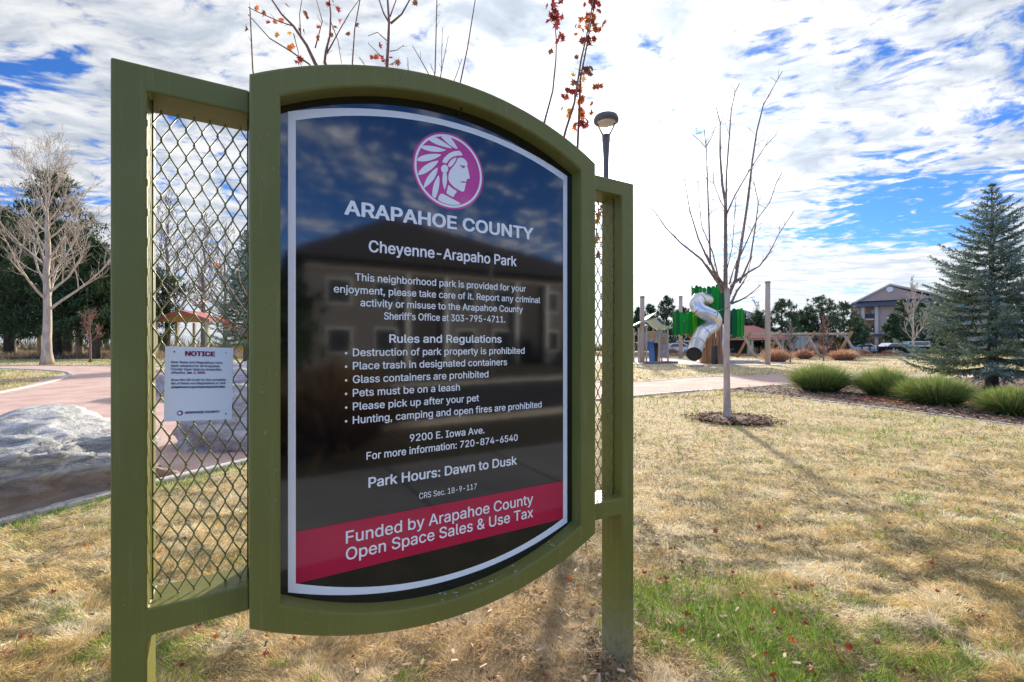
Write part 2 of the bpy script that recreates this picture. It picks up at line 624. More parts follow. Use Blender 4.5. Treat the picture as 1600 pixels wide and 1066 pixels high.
def paint_material():
    m = bpy.data.materials.new('olive_paint'); m.use_nodes = True
    t = m.node_tree; t.nodes.clear(); q = G(t)
    b = q.n('ShaderNodeBsdfPrincipled'); o = q.n('ShaderNodeOutputMaterial')
    co = q.n('ShaderNodeTexCoord').outputs['Object']
    c = q.mix(q.ramp(q.noise(co, 2.5, 4, .6), .3, .7), (.138, .138, .025, 1), (.165, .163, .034, 1))
    c = q.mix(q.math('MULTIPLY', q.ramp(q.noise(q.mapping(co, sc=(14, 14, .7)), 3, 5, .7), .52, .75), .28), c, (.30, .30, .14, 1))
    # chalky wear and splashed dirt close to the ground
    sp = q.n('ShaderNodeSeparateXYZ'); q.put(sp.inputs[0], co)
    low = q.ramp(sp.outputs[2], .42, .0)
    dirt = q.math('MULTIPLY', low, q.ramp(q.noise(co, 22, 5, .7), .3, .62))
    c = q.mix(q.math('MULTIPLY', dirt, .75), c, (.27, .25, .17, 1))
    spk = q.ramp(q.noise(co, 95, 2, .5), .735, .76)
    c = q.mix(q.math('MULTIPLY', spk, .6), c, (.4, .38, .28, 1))
    q.put(b.inputs['Base Color'], c)
    b.inputs['Roughness'].default_value = .46
    b.inputs['Specular IOR Level'].default_value = .4
    bp = q.n('ShaderNodeBump'); bp.inputs['Strength'].default_value = .12; bp.inputs['Distance'].default_value = .002
    q.put(bp.inputs['Height'], q.noise(co, 260, 2, .5))
    q.put(b.inputs['Normal'], bp.outputs[0])
    t.links.new(b.outputs[0], o.inputs[0])
    return m


M['paint'] = paint_material()
M['wire'] = mat('wire_coating', (.17, .175, .055), .35, spec=.8)
GL = dict(rough=.055, ior=1.92)
M['panel_black'] = mat('panel_black', (.0055, .0050, .0055), **GL)
q_ = G(M['panel_black'].node_tree)
bp_ = q_.n('ShaderNodeBump'); bp_.inputs['Strength'].default_value = .35; bp_.inputs['Distance'].default_value = .0003
q_.put(bp_.inputs['Height'], q_.noise(q_.n('ShaderNodeTexCoord').outputs['Object'], 9, 3, .5))
q_.put([n_ for n_ in q_.t.nodes if n_.type == 'BSDF_PRINCIPLED'][0].inputs['Normal'], bp_.outputs[0])
M['print_white'] = mat('print_white', (.90, .87, .82), .25, spec=.5)
M['print_red'] = mat('print_red', (.50, .012, .050), rough=.05, ior=1.55)
M['print_pink'] = mat('print_pink', (.62, .06, .27), rough=.08, ior=1.5)
M['paper'] = mat('paper_white', (.88, .86, .83), .45)
M['ink'] = mat('ink_grey', (.10, .10, .16), .6)
M['ink_maroon'] = mat('ink_maroon', (.30, .01, .06), .6)
M['ink_purple'] = mat('ink_purple', (.26, .03, .15), .6)
M['black'] = mat('black', (.01, .01, .01), .6)
M['steel'] = mat('steel', (.55, .55, .55), .3, metal=1.0)

sign = thing('park_sign', 'large olive green framed park information sign with black rules panel and two wire mesh wings', 'sign',
             tuple(UU * TC + VV * DC), A)


def arc_loop(t0, t1, zb, zt, rb, rt, n=36):
    """rectangle with bowed top and bottom: corner heights zb/zt, rises rb/rt"""
    c = (t0 + t1) / 2; hw = (t1 - t0) / 2
    out = []
    for z0, rise, sg, order in ((zb, rb, -1, 1), (zt, rt, 1, -1)):
        Rr = (hw * hw + rise * rise) / (2 * rise)
        for i in range(n + 1):
            x = -hw + 2 * hw * i / n
            x *= order
            out.append((c + x, z0 + sg * (sqrt(Rr * Rr - x * x) - (Rr - rise))))
    return out


def loops_solid(loops):
    mb = MB()
    n = len(loops[0][0])
    vs = []
    for lp, D in loops:
        vs += [loc_(t, D, z) for t, z in lp]
    K = len(loops)
    fs = []
    for k in range(K):
        k2 = (k + 1) % K
        for i in range(n):
            j = (i + 1) % n
            fs.append((k * n + i, k * n + j, k2 * n + j, k2 * n + i))
    mb.add(vs, fs)
    return mb


be = .007
O = (.013, 1.349, .747, 2.398, .165, .171)
I = (.0955, 1.2665, .800, 2.350, .148, .148)


def ins(p, e):
    return arc_loop(p[0] + e, p[1] - e, p[2] + e, p[3] - e, p[4], p[5])


fr = loops_solid([(ins(O, 0), BACK), (ins(O, 0), FRONT + be), (ins(O, be * .3), FRONT + be * .3), (ins(O, be), FRONT), (ins(I, -be), FRONT),
                  (ins(I, -be * .3), FRONT + be * .3), (ins(I, 0), FRONT + be), (ins(I, 0), BACK)])
fo = fr.build('sign_frame', M['paint'], sign)
bm = bmesh.new(); bm.from_mesh(fo.data); bmesh.ops.recalc_face_normals(bm, faces=bm.faces); bm.to_mesh(fo.data); bm.free()


def lbox(name, t0, t1, D0, D1, z0, z1, m, bev=.006, parent=sign):
    mb = MB()
    mb.box(t0 - TC, t1 - TC, D0 - DC, D1 - DC, z0, z1)
    return mb.build(name, m, parent, bevel=bev, seg=3, smooth=False)




def wing(sgn, outer, inner, end):
    """post and two rails welded into one C-shaped frame; rounded weld under the lower rail"""
    fil = [(inner + sgn * .016 * (1 - sin(a_)), .754 - .016 * (1 - cos(a_))) for a_ in (0, pi / 6, pi / 3, pi / 2)]
    prof = [(outer, -.25), (inner, -.25)] + fil[::-1][::1] if False else [(outer, -.25), (inner, -.25), (inner, .738)]
    prof += [(inner + sgn * .0047, .7493), (inner + sgn * .016, .754)]
    prof += [(end, .754), (end, .833), (inner, .833), (inner, 2.321), (end, 2.321), (end, 2.395), (outer, 2.395)]
    if sgn < 0: prof = prof[::-1]
    mb = MB(); n = len(prof)
    mb.add([loc_(t, 1.657, z) for t, z in prof] + [loc_(t, 1.806, z) for t, z in prof],
           [tuple(range(n)), tuple(range(2 * n - 1, n - 1, -1))] + [(i, n + i, n + (i + 1) % n, (i + 1) % n) for i in range(n)])
    return mb.build('wing_frame', M['paint'], sign, bevel=.006, seg=3)


wing(1, -.3218, -.2403, .0135)
wing(-1, 1.684, 1.602, 1.3485)

# chain-link wires, each one a zigzag
HZ = .0428
for t0, t1 in ((-.2405, .0135), (1.3485, 1.602)):
    nw = 12
    pitch = (t1 - t0 - .010) / nw
    for k in range(nw):
        tcn = t0 + .005 + (k + .5) * pitch
        pts = []; z = .836; n = 0
        while z < 2.322:
            sg = 1 if (n + k) % 2 == 0 else -1
            tt = tcn + sg * (pitch / 2 + .0012)
            j = (hash((k, n)) % 100 / 100 - .5) * .0012
            pts.append(loc_(tt + j, 1.712 + sg * .0024, z))
            pts.append(loc_(tt + j, 1.712 - sg * .0024, z + .004))
            z += HZ; n += 1
        mb = MB(); mb.sweep(pts, .0023, 6)
        mb.build('wire', M['wire'], sign, smooth=True)
    for tt in (t0 + .004, t1 - .004):
        mb = MB(); mb.sweep([loc_(tt, 1.716, .834), loc_(tt, 1.718, 1.6), loc_(tt, 1.716, 2.321)], .0028, 6)
        mb.build('wire', M['wire'], sign, smooth=True)

# panel
pan = MB()
lp = ins(I, -.012)
n = len(lp)
pan.add([loc_(t, PANEL, z) for t, z in lp] + [loc_(t, PANEL + .012, z) for t, z in lp],
        [tuple(range(n)), tuple(range(2 * n - 1, n - 1, -1))] + [(i, n + i, n + (i + 1) % n, (i + 1) % n) for i in range(n)])
panel = pan.build('sign_panel', M['panel_black'], sign)
PRINT = PANEL - .0010


def ring(name, outer, inner, D, m, parent):
    mb = MB(); n = len(outer)
    mb.add([loc_(t, D, z) for t, z in outer] + [loc_(t, D, z) for t, z in inner], [(i, (i + 1) % n, n + (i + 1) % n, n + i) for i in range(n)])
    return mb.build(name, m, parent)


B = (.1206, 1.2390, .798, 2.340, .108, .106)
ring('border', arc_loop(*B), ins(B, .0225), PRINT, M['print_white'], panel)


def poly2(name, polys, D, m, parent):
    bm = bmesh.new()
    for pts in polys:
        f = bm.faces.new([bm.verts.new(loc_(t, D, z)) for t, z in pts])
    bmesh.ops.triangulate(bm, faces=bm.faces[:])
    me = bpy.data.meshes.new(name); bm.to_mesh(me); bm.free(); me.materials.append(m)
    o = link(name, me, parent)
    return o


poly2('red_band', [[(.1437, .819), (1.2160, .819), (1.2160, .987), (.1437, .987)]], PRINT, M['print_red'], panel)

try:
    FONT = bpy.data.fonts.load(bpy.utils.resource_path('LOCAL') + '/datafiles/fonts/Inter.woff2')
    CAPH = .5087
except Exception:
    FONT = None; CAPH = .682


def glyph_polys(body):
    """outlines of a line of text as solids with holes, so overlapping strokes stay filled"""
    cu = bpy.data.curves.new('txt', 'FONT')
    cu.body = body
    if FONT: cu.font = FONT
    ob = bpy.data.objects.new('txt', cu)
    COL.objects.link(ob)
    bpy.context.view_layer.update()
    c2 = ob.to_curve(bpy.context.evaluated_depsgraph_get())
    loops = []
    for sp in c2.splines:
        bp = sp.bezier_points
        pts = []
        for i in range(len(bp)):
            p0, p1 = bp[i], bp[(i + 1) % len(bp)]
            a_, b_, c_, d_ = p0.co, p0.handle_right, p1.handle_left, p1.co
            straight = ((b_ - a_).cross(d_ - a_).length + (c_ - a_).cross(d_ - a_).length) < 1e-4 * max((d_ - a_).length, 1e-4)
            ns = 1 if straight else 4
            for k in range(ns):
                q = k / ns
                v = a_ * (1 - q) ** 3 + b_ * 3 * q * (1 - q) ** 2 + c_ * 3 * q * q * (1 - q) + d_ * q ** 3
                pts.append((v.x, v.y))
        cl = [p for i, p in enumerate(pts) if abs(p[0] - pts[i - 1][0]) + abs(p[1] - pts[i - 1][1]) > 1e-5]
        if len(cl) > 2: loops.append(cl)
    ob.to_curve_clear()
    bpy.data.objects.remove(ob); bpy.data.curves.remove(cu)
    pts, edges = [], []
    for l in loops:
        b0 = len(pts)
        pts += [Vector(p) for p in l]
        edges += [(b0 + k, b0 + (k + 1) % len(l)) for k in range(len(l))]
    vs, _, fs, *_ = delaunay_2d_cdt(pts, edges, [], 0, 1e-5)
    V = np.array([v[:] for v in vs]); T = np.array([f for f in fs if len(f) == 3])
    c = V[T].mean(1)
    wind = np.zeros(len(T), int)
    for l in loops:                                   # non-zero winding, so overlapping strokes stay solid
        a = np.array(l); b = np.roll(a, -1, 0)
        m_ = np.where((c[:, 0] >= a[:, 0].min()) & (c[:, 0] <= a[:, 0].max()) & (c[:, 1] >= a[:, 1].min()) & (c[:, 1] <= a[:, 1].max()))[0]
        if not len(m_): continue
        px, py = c[m_, 0][:, None], c[m_, 1][:, None]
        cr = (b[:, 0] - a[:, 0]) * (py - a[:, 1]) - (px - a[:, 0]) * (b[:, 1] - a[:, 1])
        wind[m_] += ((a[:, 1] <= py) & (b[:, 1] > py) & (cr > 0)).sum(1) - ((a[:, 1] > py) & (b[:, 1] <= py) & (cr < 0)).sum(1)
    T = T[wind != 0]
    return V, T, np.zeros(len(V))


def text(body, t0, t1, z, cap, bold, m, parent, D=PRINT - .0004, name='text_line'):
    V, T, Z = glyph_polys(body)
    x0, x1 = V[:, 0].min(), V[:, 0].max()
    sz = cap / CAPH
    bb = bold * sz
    sx = (t1 - t0 - 2 * bb) / (x1 - x0)
    Vs, Ts = [], []
    offs = [(0, 0)] if bold <= 0 else [(1, 0), (-1, 0), (0, .6), (0, -.6), (.7, .5), (-.7, .5), (.7, -.5), (-.7, -.5)]
    for k, (ox, oy) in enumerate(offs):
        co = np.zeros((len(V), 3))
        co[:, 0] = t0 + bb + (V[:, 0] - x0) * sx + ox * bb - TC
        co[:, 1] = D - DC - (Z + 3 * k) * .00004
        co[:, 2] = z + V[:, 1] * sz + oy * bb
        Ts.append(T + len(V) * k); Vs.append(co)
    return link(name, npmesh(name, np.concatenate(Vs), np.concatenate(Ts), mats=m), parent)


LINES = [
    ('ARAPAHOE COUNTY', .2920, 1.0590, 2.0360, .0475, .034),
    ('Cheyenne-Arapaho Park', .3737, .9762, 1.9165, .0395, .018),
    ('This neighborhood park is provided for your', .3278, 1.0210, 1.8125, .0252, .014),
    ('enjoyment, please take care of it. Report any criminal', .2589, 1.0940, 1.7680, .0252, .014),
    ('activity or misuse to the Arapahoe County', .3455, 1.0060, 1.7250, .0252, .014),
    ('Sheriff\u2019s Office at 303-795-4711.', .4268, .9215, 1.6812, .0252, .014),
    ('Rules and Regulations', .4455, .9045, 1.5988, .0290, .020),
    ('Destruction of park property is prohibited', .3202, 1.0150, 1.5525, .0258, .014),
    ('Place trash in designated containers', .3202, .9300, 1.5065, .0258, .014),
    ('Glass containers are prohibited', .3202, .8440, 1.4600, .0258, .014),
    ('Pets must be on a leash', .3202, .7195, 1.4138, .0258, .014),
    ('Please pick up after your pet', .3202, .8015, 1.3672, .0258, .014),
    ('Hunting, camping and open fires are prohibited', .3202, 1.1010, 1.3205, .0258, .014),
    ('9200 E. Iowa Ave.', .5204, .8265, 1.2372, .0262, .014),
    ('For more information: 720-874-6540', .3660, .9810, 1.1910, .0262, .014),
    ('Park Hours: Dawn to Dusk', .3726, .9775, 1.0930, .0345, .020),
    ('CRS Sec. 18-9-117', .5560, .7915, 1.0215, .0212, .004),
    ('Funded by Arapahoe County', .2975, 1.0575, .9150, .0410, .010),
    ('Open Space Sales & Use Tax', .2975, 1.0575, .8580, .0410, .010)]
for body, t0, t1, z, cap, bold in LINES:
    text(body, t0, t1, z, cap, bold, M['print_white'], panel)
for z in (1.5525, 1.5065, 1.4600, 1.4138, 1.3672, 1.3205):
    c = (.2985, z + .0105)
    poly2('bullet', [[(c[0] + .0042 * cos(a * pi / 6), c[1] + .0042 * sin(a * pi / 6)) for a in range(12)]], PRINT - .0005, M['print_white'], panel)

# emblem, traced in the sign's own plane
LC = (.6757, 2.2540)


def circ(r, n=48):
    return [(LC[0] + r * cos(2 * pi * k / n), LC[1] + r * sin(2 * pi * k / n)) for k in range(n)]


def zp(pts):
    return [pl(620 + x / 6.6625, 190 + y / 6.6625) for x, y in pts]


def smooth2(pts, it=2):
    """chaikin-style rounding"""
    for _ in range(it):
        o = []
        n = len(pts)
        for i in range(n):
            a, b = pts[i], pts[(i + 1) % n]
            o += [(a[0] * .8 + b[0] * .2, a[1] * .8 + b[1] * .2), (a[0] * .2 + b[0] * .8, a[1] * .2 + b[1] * .8)]
        pts = o
    return pts


poly2('emblem_disc', [circ(.1458)], PRINT - .0005, M['print_pink'], panel)
ring('emblem_ring', circ(.1382), circ(.1300), PRINT - .0010, M['print_white'], panel)
shapes = [
    [(635, 378), (690, 382), (715, 405), (735, 440), (728, 465), (742, 505), (757, 588), (752, 600), (728, 598), (722, 625), (715, 660), (708, 690), (700, 725),
     (680, 735), (640, 714), (590, 682), (550, 640), (533, 600), (535, 560), (550, 510), (585, 470), (615, 430)],
    [(530, 450), (560, 405), (590, 385), (622, 375), (605, 420), (575, 460), (550, 480), (535, 470)],
    [(468, 425), (490, 380), (540, 335), (590, 312), (650, 305), (672, 330), (685, 357), (640, 355), (580, 370), (540, 400), (515, 440), (490, 432)],
    [(495 + 38 * cos(a * pi / 7), 495 + 44 * sin(a * pi / 7)) for a in range(14)],
    [(480, 530), (515, 530), (522, 600), (515, 660), (495, 722), (480, 670), (470, 600)],
    [(535, 658), (570, 695), (628, 730), (600, 760), (590, 792), (550, 772), (512, 748), (525, 700)],
    [(455, 742), (560, 797), (672, 858), (620, 872), (540, 868), (470, 845), (420, 815)],
    [(450, 155), (550, 160), (585, 205), (637, 288), (600, 280), (550, 250), (500, 205)],
    [(325, 190), (400, 165), (470, 205), (530, 245), (580, 285), (520, 275), (420, 245), (370, 222)],
    [(240, 262), (300, 250), (400, 262), (470, 285), (518, 300), (450, 320), (350, 315), (270, 290)],
    [(200, 408), (240, 365), (320, 342), (400, 338), (468, 345), (420, 380), (340, 410), (260, 420)],
    [(215, 565), (230, 520), (280, 465), (350, 425), (437, 405), (410, 450), (360, 500), (290, 545)],
    [(272, 700), (290, 630), (330, 560), (380, 505), (427, 476), (415, 540), (380, 610), (320, 670)],
    [(365, 775), (370, 700), (390, 630), (435, 552), (443, 620), (435, 700), (402, 805), (380, 792)]]
poly2('emblem_figure', [smooth2(zp(s_), 1) for s_ in shapes], PRINT - .0013, M['print_white'], panel)
poly2('emblem_eye', [zp([(648, 450), (680, 462), (707, 460), (694, 470), (700, 492), (672, 478)])], PRINT - .0018, M['print_pink'], panel)
poly2('emblem_mouth', [zp([(662, 622), (724, 630), (721, 642), (668, 636)])], PRINT - .0018, M['print_pink'], panel)
# drain hole under the top of the frame
mb = MB()
dh = pl(722, 168, 1.59)
mb.sweep([loc_(dh[0], 1.598, 2.488), loc_(dh[0], 1.598, 2.4925)], .0055, 12)
mb.build('drain_hole', M['black'], sign)

# paint chips and grit on the lower sill
mb = MB()
for k in range(30):
    t = R.uniform(.62, .95) if k < 22 else R.uniform(1.1, 1.25)
    hw = .5855; x = t - .681; rr = .148; Rr = (hw * hw + rr * rr) / (2 * rr)
    z = .800 - (sqrt(Rr * Rr - x * x) - (Rr - rr)) + .0012
    s_ = R.uniform(.0012, .0045); D = R.uniform(1.567, 1.617)
    mb.box(t - TC - s_, t - TC + s_ * 1.3, D - DC - s_, D - DC + s_ * .6, z, z + .0012)
tag(mb.build('grit', mat('grit', (.42, .40, .34), .9), sign), kind='stuff')

# ------------------------------------------------------------------ notice sheet wired to the mesh
ND = 1.700
NTL, NTR, NBR, NBL = [pl(*p, ND) for p in ((258, 541), (365, 544), (362, 655), (256, 659))]
notice = thing('notice_sheet', 'small white paper notice fixed to the left wire mesh wing', 'notice', tuple(UU * TC + VV * DC), A)
mb = MB()
nx = 8
vs = []
for D in (ND, ND + .0012):
    for i in range(nx + 1):
        s_ = i / nx
        a = (NBL[0] * (1 - s_) + NBR[0] * s_, NBL[1] * (1 - s_) + NBR[1] * s_)
        b = (NTL[0] * (1 - s_) + NTR[0] * s_, NTL[1] * (1 - s_) + NTR[1] * s_)
        vs += [loc_(a[0], D, a[1]), loc_(b[0], D, b[1])]
k = 2 * (nx + 1)
fs = [(2 * i, 2 * i + 2, 2 * i + 3, 2 * i + 1) for i in range(nx)] + [(k + 2 * i + 1, k + 2 * i + 3, k + 2 * i + 2, k + 2 * i) for i in range(nx)]
fs += [(0, 1, k + 1, k), (2 * nx + 1, 2 * nx, k + 2 * nx, k + 2 * nx + 1)]
fs += [(2 * i + 1, 2 * i + 3, k + 2 * i + 3, k + 2 * i + 1) for i in range(nx)] + [(2 * i, k + 2 * i, k + 2 * i + 2, 2 * i + 2) for i in range(nx)]
mb.add(vs, fs)
sheet_o = mb.build('paper', M['paper'], notice)


def ntext(body, x0, x1, y, caph, bold, m):
    """zoomed-photo coordinates of the notice (7.616x, origin 250,530)"""
    a = pl(250 + x0 / 7.616, 530 + y / 7.616, ND); b = pl(250 + x1 / 7.616, 530 + y / 7.616, ND)
    o = text(body, a[0], b[0], 0, caph * .00183 / 7.616, bold + .018, m, sheet_o, D=ND - .0006)
    me = o.data
    co = np.zeros(len(me.vertices) * 3, np.float32); me.vertices.foreach_get('co', co); co = co.reshape(-1, 3)
    co[:, 2] += a[1] + (co[:, 0] + TC - a[0]) * ((NTR[1] - NTL[1] + NBR[1] - NBL[1]) * .5 / (NTR[0] - NTL[0]))
    me.vertices.foreach_set('co', co.ravel()); me.update()


ntext('NOTICE', 298, 655, 196, 56, .035, M['ink_maroon'])
for b_, x0, x1, y, bo, mm in (('New Rules and Regulations have', 133, 745, 285, 0, 'ink'), ('been adopted for all Arapahoe', 133, 708, 328, 0, 'ink'),
                          ('County Open Spaces properties', 133, 730, 370, 0, 'ink'), ('effective', 133, 300, 411, 0, 'ink'),
                          ('Jan. 1, 2025.', 316, 545, 411, .02, 'ink_maroon'),
                          ('Scan the QR Code for the complete', 133, 785, 497, 0, 'ink'), ('list of Rules and Regulations or visit', 133, 780, 539, 0, 'ink'),
                          ('arapahoeco.gov/openspacesrules', 133, 775, 583, .02, 'ink'), ('ARAPAHOE COUNTY', 293, 712, 887, .03, 'ink')):
    ntext(b_, x0, x1, y, 27, bo, M[mm])
c0 = pl(250 + 238 / 7.616, 530 + 880 / 7.616, ND)
poly2('emblem_disc', [[(c0[0] + .0078 * cos(2 * pi * k / 20), c0[1] + .0078 * sin(2 * pi * k / 20)) for k in range(20)]], ND - .0008, M['ink_purple'], sheet_o)
poly2('emblem_figure', [[(c0[0] - .001 + .0045 * cos(2 * pi * k / 12), c0[1] + .0045 * sin(2 * pi * k / 12)) for k in range(12)]], ND - .0012, M['paper'], sheet_o)
for (x, y, mm) in ((170, 150, 'black'), (780, 162, 'concrete'), (150, 915, 'paper'), (785, 888, 'black')):
    p = pl(250 + x / 7.616, 530 + y / 7.616, ND)
    mb = MB(); mb.sweep([loc_(p[0], ND - .003, p[1]), loc_(p[0], ND + .010, p[1])], .0022, 8)
    mb.build('screw', M[mm], notice)

# ------------------------------------------------------------------ trees
def grow(rn, p, d, L, r, lvl, segs, par):
    """one limb: wandering polyline with side shoots; segs collects (p0,p1,r0,r1,level)"""
    n = max(2, int(par['steps'] - lvl))
    pts = [p]; dd = d.normalized()
    for i in range(n):
        dd = (dd + Vector((rn.gauss(0, 1), rn.gauss(0, 1), rn.gauss(0, .6))) * par['wig'] + Vector((0, 0, par['up']))).normalized()
        pts.append(pts[-1] + dd * (L / n))
    for i in range(n):
        segs.append((pts[i], pts[i + 1], r * (1 - .8 * i / n), r * (1 - .8 * (i + 1) / n), lvl))
    if lvl >= par['levels']: return
    kids = par['kids'][lvl]
    for k in range(kids):
        s = .22 + .75 * (k + rn.random()) / kids
        i = min(int(s * n), n - 1)
        q_ = pts[i].lerp(pts[i + 1], s * n - i)
        ax = (pts[i + 1] - pts[i]).normalized()
        pr = ax.orthogonal().normalized()
        pr.rotate(Matrix.Rotation(rn.uniform(0, 2 * pi), 3, ax))
        a = radians(rn.uniform(*par['ang']))
        nd = ax * cos(a) + pr * sin(a)
        grow(rn, q_, nd, L * rn.uniform(.38, .62) * (1.15 - .5 * s), r * .5 * (1.1 - .6 * s), lvl + 1, segs, par)


def segmesh(name, segs, m, parent, n, rmin):
    if not segs: return
    p0 = np.array([s[0][:] for s in segs]); p1 = np.array([s[1][:] for s in segs])
    r0 = np.maximum([s[2] for s in segs], rmin); r1 = np.maximum([s[3] for s in segs], rmin * .7)
    V, T = tubes(p0, p1, r0, r1, n)
    o = link(name, npmesh(name, V, T, mats=m), parent)
    KIDS.setdefault(parent.name, []).append(o)
    return o


def bare_tree(name, label, x, y, h, r, crown0, spread, m_b, m_t, seed, kids=(16, 6, 4, 3), ang=(25, 55), up=.10, group=None, lean=0.0, rmin=.006,
              trunk_top=.75, nlimb=18, wig=.10, levels=3, cat='tree'):
    rn = random.Random(seed)
    t = thing(name, label, cat, (x, y, 0), 0, group)
    mb = MB(); N = 14
    pts = []; rad = []
    for i in range(N + 1):
        s = i / N
        pts.append(Vector((lean * h * s * s + rn.gauss(0, .006) * h * s, rn.gauss(0, .005) * h * s, -.05 + h * trunk_top * s)))
        rad.append(r * ((1 - s) ** .8 * .9 + .1) * (1 + .5 * max(0, 1 - s * 14)))
    mb.sweep(pts, rad, 10)
    mb.build('trunk', m_b, t, smooth=True)
    segs = []
    par = dict(steps=6, wig=wig, up=up, levels=levels, kids=kids[1:] + (2,), ang=ang)
    for k in range(nlimb):
        s = crown0 / (h * trunk_top) + (1 - crown0 / (h * trunk_top)) * (k + rn.random() * .6) / nlimb
        i = min(int(s * N), N - 1)
        q_ = pts[i].lerp(pts[i + 1], s * N - i)
        az = k * 2.4 + rn.uniform(-.4, .4)
        el = radians(20 + 50 * s + rn.uniform(-8, 8))
        d = Vector((cos(az) * cos(el), sin(az) * cos(el), sin(el)))
        L = spread * (1.05 - .55 * s) * rn.uniform(.8, 1.15)
        grow(rn, q_, d, L, max(rad[i] * .42, .01), 0, segs, par)
    segmesh('limbs', [s for s in segs if s[4] <= 1], m_b, t, 5, rmin * 1.3)
    tag(segmesh('twigs', [s for s in segs if s[4] > 1], m_t, t, 3, rmin), kind='stuff')
    return t


def needles(cent, rad, per, L, w, c0, c1, outb=.5, seed=1, segs=1, up=.15):
    """needle clumps: short blades bursting outward from each clump centre"""
    rr = np.random.default_rng(seed)
    N = len(cent) * per
    base = np.repeat(cent, per, 0); rd = np.repeat(rad, per)
    off = unit(rr.normal(0, 1, (N, 3)))
    p = base + off * (rd * rr.random(N) ** .5)[:, None] * np.array([1, 1, .7])
    d = off * outb + rr.normal(0, .5, (N, 3)) + np.array([0, 0, up])
    mixv = np.repeat(rr.random(len(cent)), per) * .6 + rr.random(N) * .4
    col = np.array(c0)[None] * (1 - mixv)[:, None] + np.array(c1)[None] * mixv[:, None]
    return blades(p, d, L * rr.uniform(.7, 1.3, N), w, rr.uniform(-.1, .3, N), col, segs)


def pine(name, label, x, y, h, rad, base_z, seed, c0=(.035, .070, .036), c1=(.11, .155, .065), nclump=260, per=26, L=.34, w=.085, trunk_r=None, group=None,
         shape='round', squash=1.0):
    """pine with irregular rounded crown of needle clumps on visible limbs"""
    rn = np.random.default_rng(seed); r2 = random.Random(seed)
    t = thing(name, label, 'tree', (x, y, 0), 0, group)
    tr = trunk_r or h * .022
    mb = MB()
    mb.sweep([(0, 0, -.05), (h * .01, 0, h * .3), (-h * .008, 0, h * .65), (0, 0, h * .96)], [tr * 1.2, tr, tr * .6, tr * .12], 8)
    mb.build('trunk', M['bark_dark'], t, smooth=True)
    mb = MB()
    cents = []; rads = []
    nl = 34
    for k in range(nl):
        s = (k + .5) / nl
        z = base_z + (h * .97 - base_z) * s
        if shape == 'round': prof = (sin(pi * min(1, s * .80 + .17))) ** .75
        else: prof = (1 - s) ** .85 * (1.0 if s > .06 else .8) + .04
        az = k * 2.399 + r2.uniform(-.3, .3)
        Rr = rad * prof * r2.uniform(.72, 1.12)
        tip = Vector((cos(az) * Rr, sin(az) * Rr, z + Rr * r2.uniform(-.05, .35)))
        mb.sweep([(0, 0, z - Rr * .15), Vector((tip.x * .5, tip.y * .5, z)), tip], [tr * .28, tr * .18, tr * .05], 4, caps=False)
        m_ = max(2, int(nclump / nl * (.4 + prof)))
        for j in range(m_):
            u = r2.uniform(.25, 1.05) ** .7
            sp = Rr * .22 * (1.2 - u * .5) + rad * .05
            cents.append((tip.x * u + r2.gauss(0, sp), tip.y * u + r2.gauss(0, sp), z + (tip.z - z) * u + r2.gauss(0, sp * .5) * squash))
            rads.append(rad * r2.uniform(.07, .14))
    mb.build('limbs', M['bark_dark'], t)
    V, T, C = needles(np.array(cents), np.array(rads), per, L, w, c0, c1, seed=seed)
    o = link('crown', npmesh('crown', V, T, C, M['needle']), t)
    return t


# --- left: big pale bare tree, pines behind it
bare_tree('bare_tree', 'tall bare tree with pale trunk and dense twigs on the lawn at the far left', -33.2, 32.5, 15.6, .29, 3.6, 6.6, M['bark_pale'], M['bark_pale'], 5,
          kids=(0, 6, 5, 4), nlimb=21, rmin=.009, trunk_top=.86, levels=3, wig=.10, up=.13)
for i, (px, Y, top, rd, lab) in enumerate((
        (86, 46, 262, 5.2, 'tall dark pine directly behind the pale bare tree'),
        (14, 50, 322, 5.0, 'dark pine at the left edge of the view behind the bare tree'),
        (148, 44, 372, 3.6, 'shorter dark pine just left of the sign post'),
        (-60, 48, 300, 5.0, 'dark pine beyond the left edge of the lawn'),
        (205, 52, 400, 3.8, 'dark pine hidden behind the left sign post'))):
    p = at(px, 535, Y)
    h = CAMH + (535 - top) * Y / F
    pine('pine_tree', lab, p.x, Y, h, rd * 1.15, 2.2, 20 + i, shape='cone' if i in (0, 2) else 'round', nclump=620, per=30, L=.55, w=.16, trunk_r=.42, group='pines at the left')
# thinner trunks standing in the dry grass strip
for i, (px, py, w_, pale) in enumerate(((19, 557, 9, 1), (104, 557, 14, 0), (123, 558, 9, 1), (166, 547, 6, 0), (61, 556, 5, 1))):
    x, y = gp(px, py + 0.0)
    r_ = w_ * y / F / 2
    lab = ['grey trunked pine at the far left of the dry strip', 'thick dark trunked pine right of the pale bare tree', 'slim pine with pale trunk beside the thick dark one',
           'distant thin pine next to the sign post', 'grey trunked pine half hidden by the bare tree'][i]
    t = thing('pine_tree', lab, 'tree', (x, y, 0), 0, 'pines at the left')
    mb = MB(); hh = 9 + i
    mb.sweep([(0, 0, -.05), (.1, 0, hh * .4), (0, .1, hh)], [r_ * 1.15, r_ * .9, r_ * .3], 9)
    mb.build('trunk', M['bark_young'] if pale else M['bark_dark'], t, smooth=True)
    cs = np.array([(R.gauss(0, 1.7), R.gauss(0, 1.5), R.uniform(3.0, hh)) for _ in range(110)])
    V, T, C = needles(cs, np.full(110, .45), 26, .5, .14, (.020, .042, .022), (.06, .09, .04), seed=60 + i)
    link('crown', npmesh('crown', V, T, C, M['needle']), t)
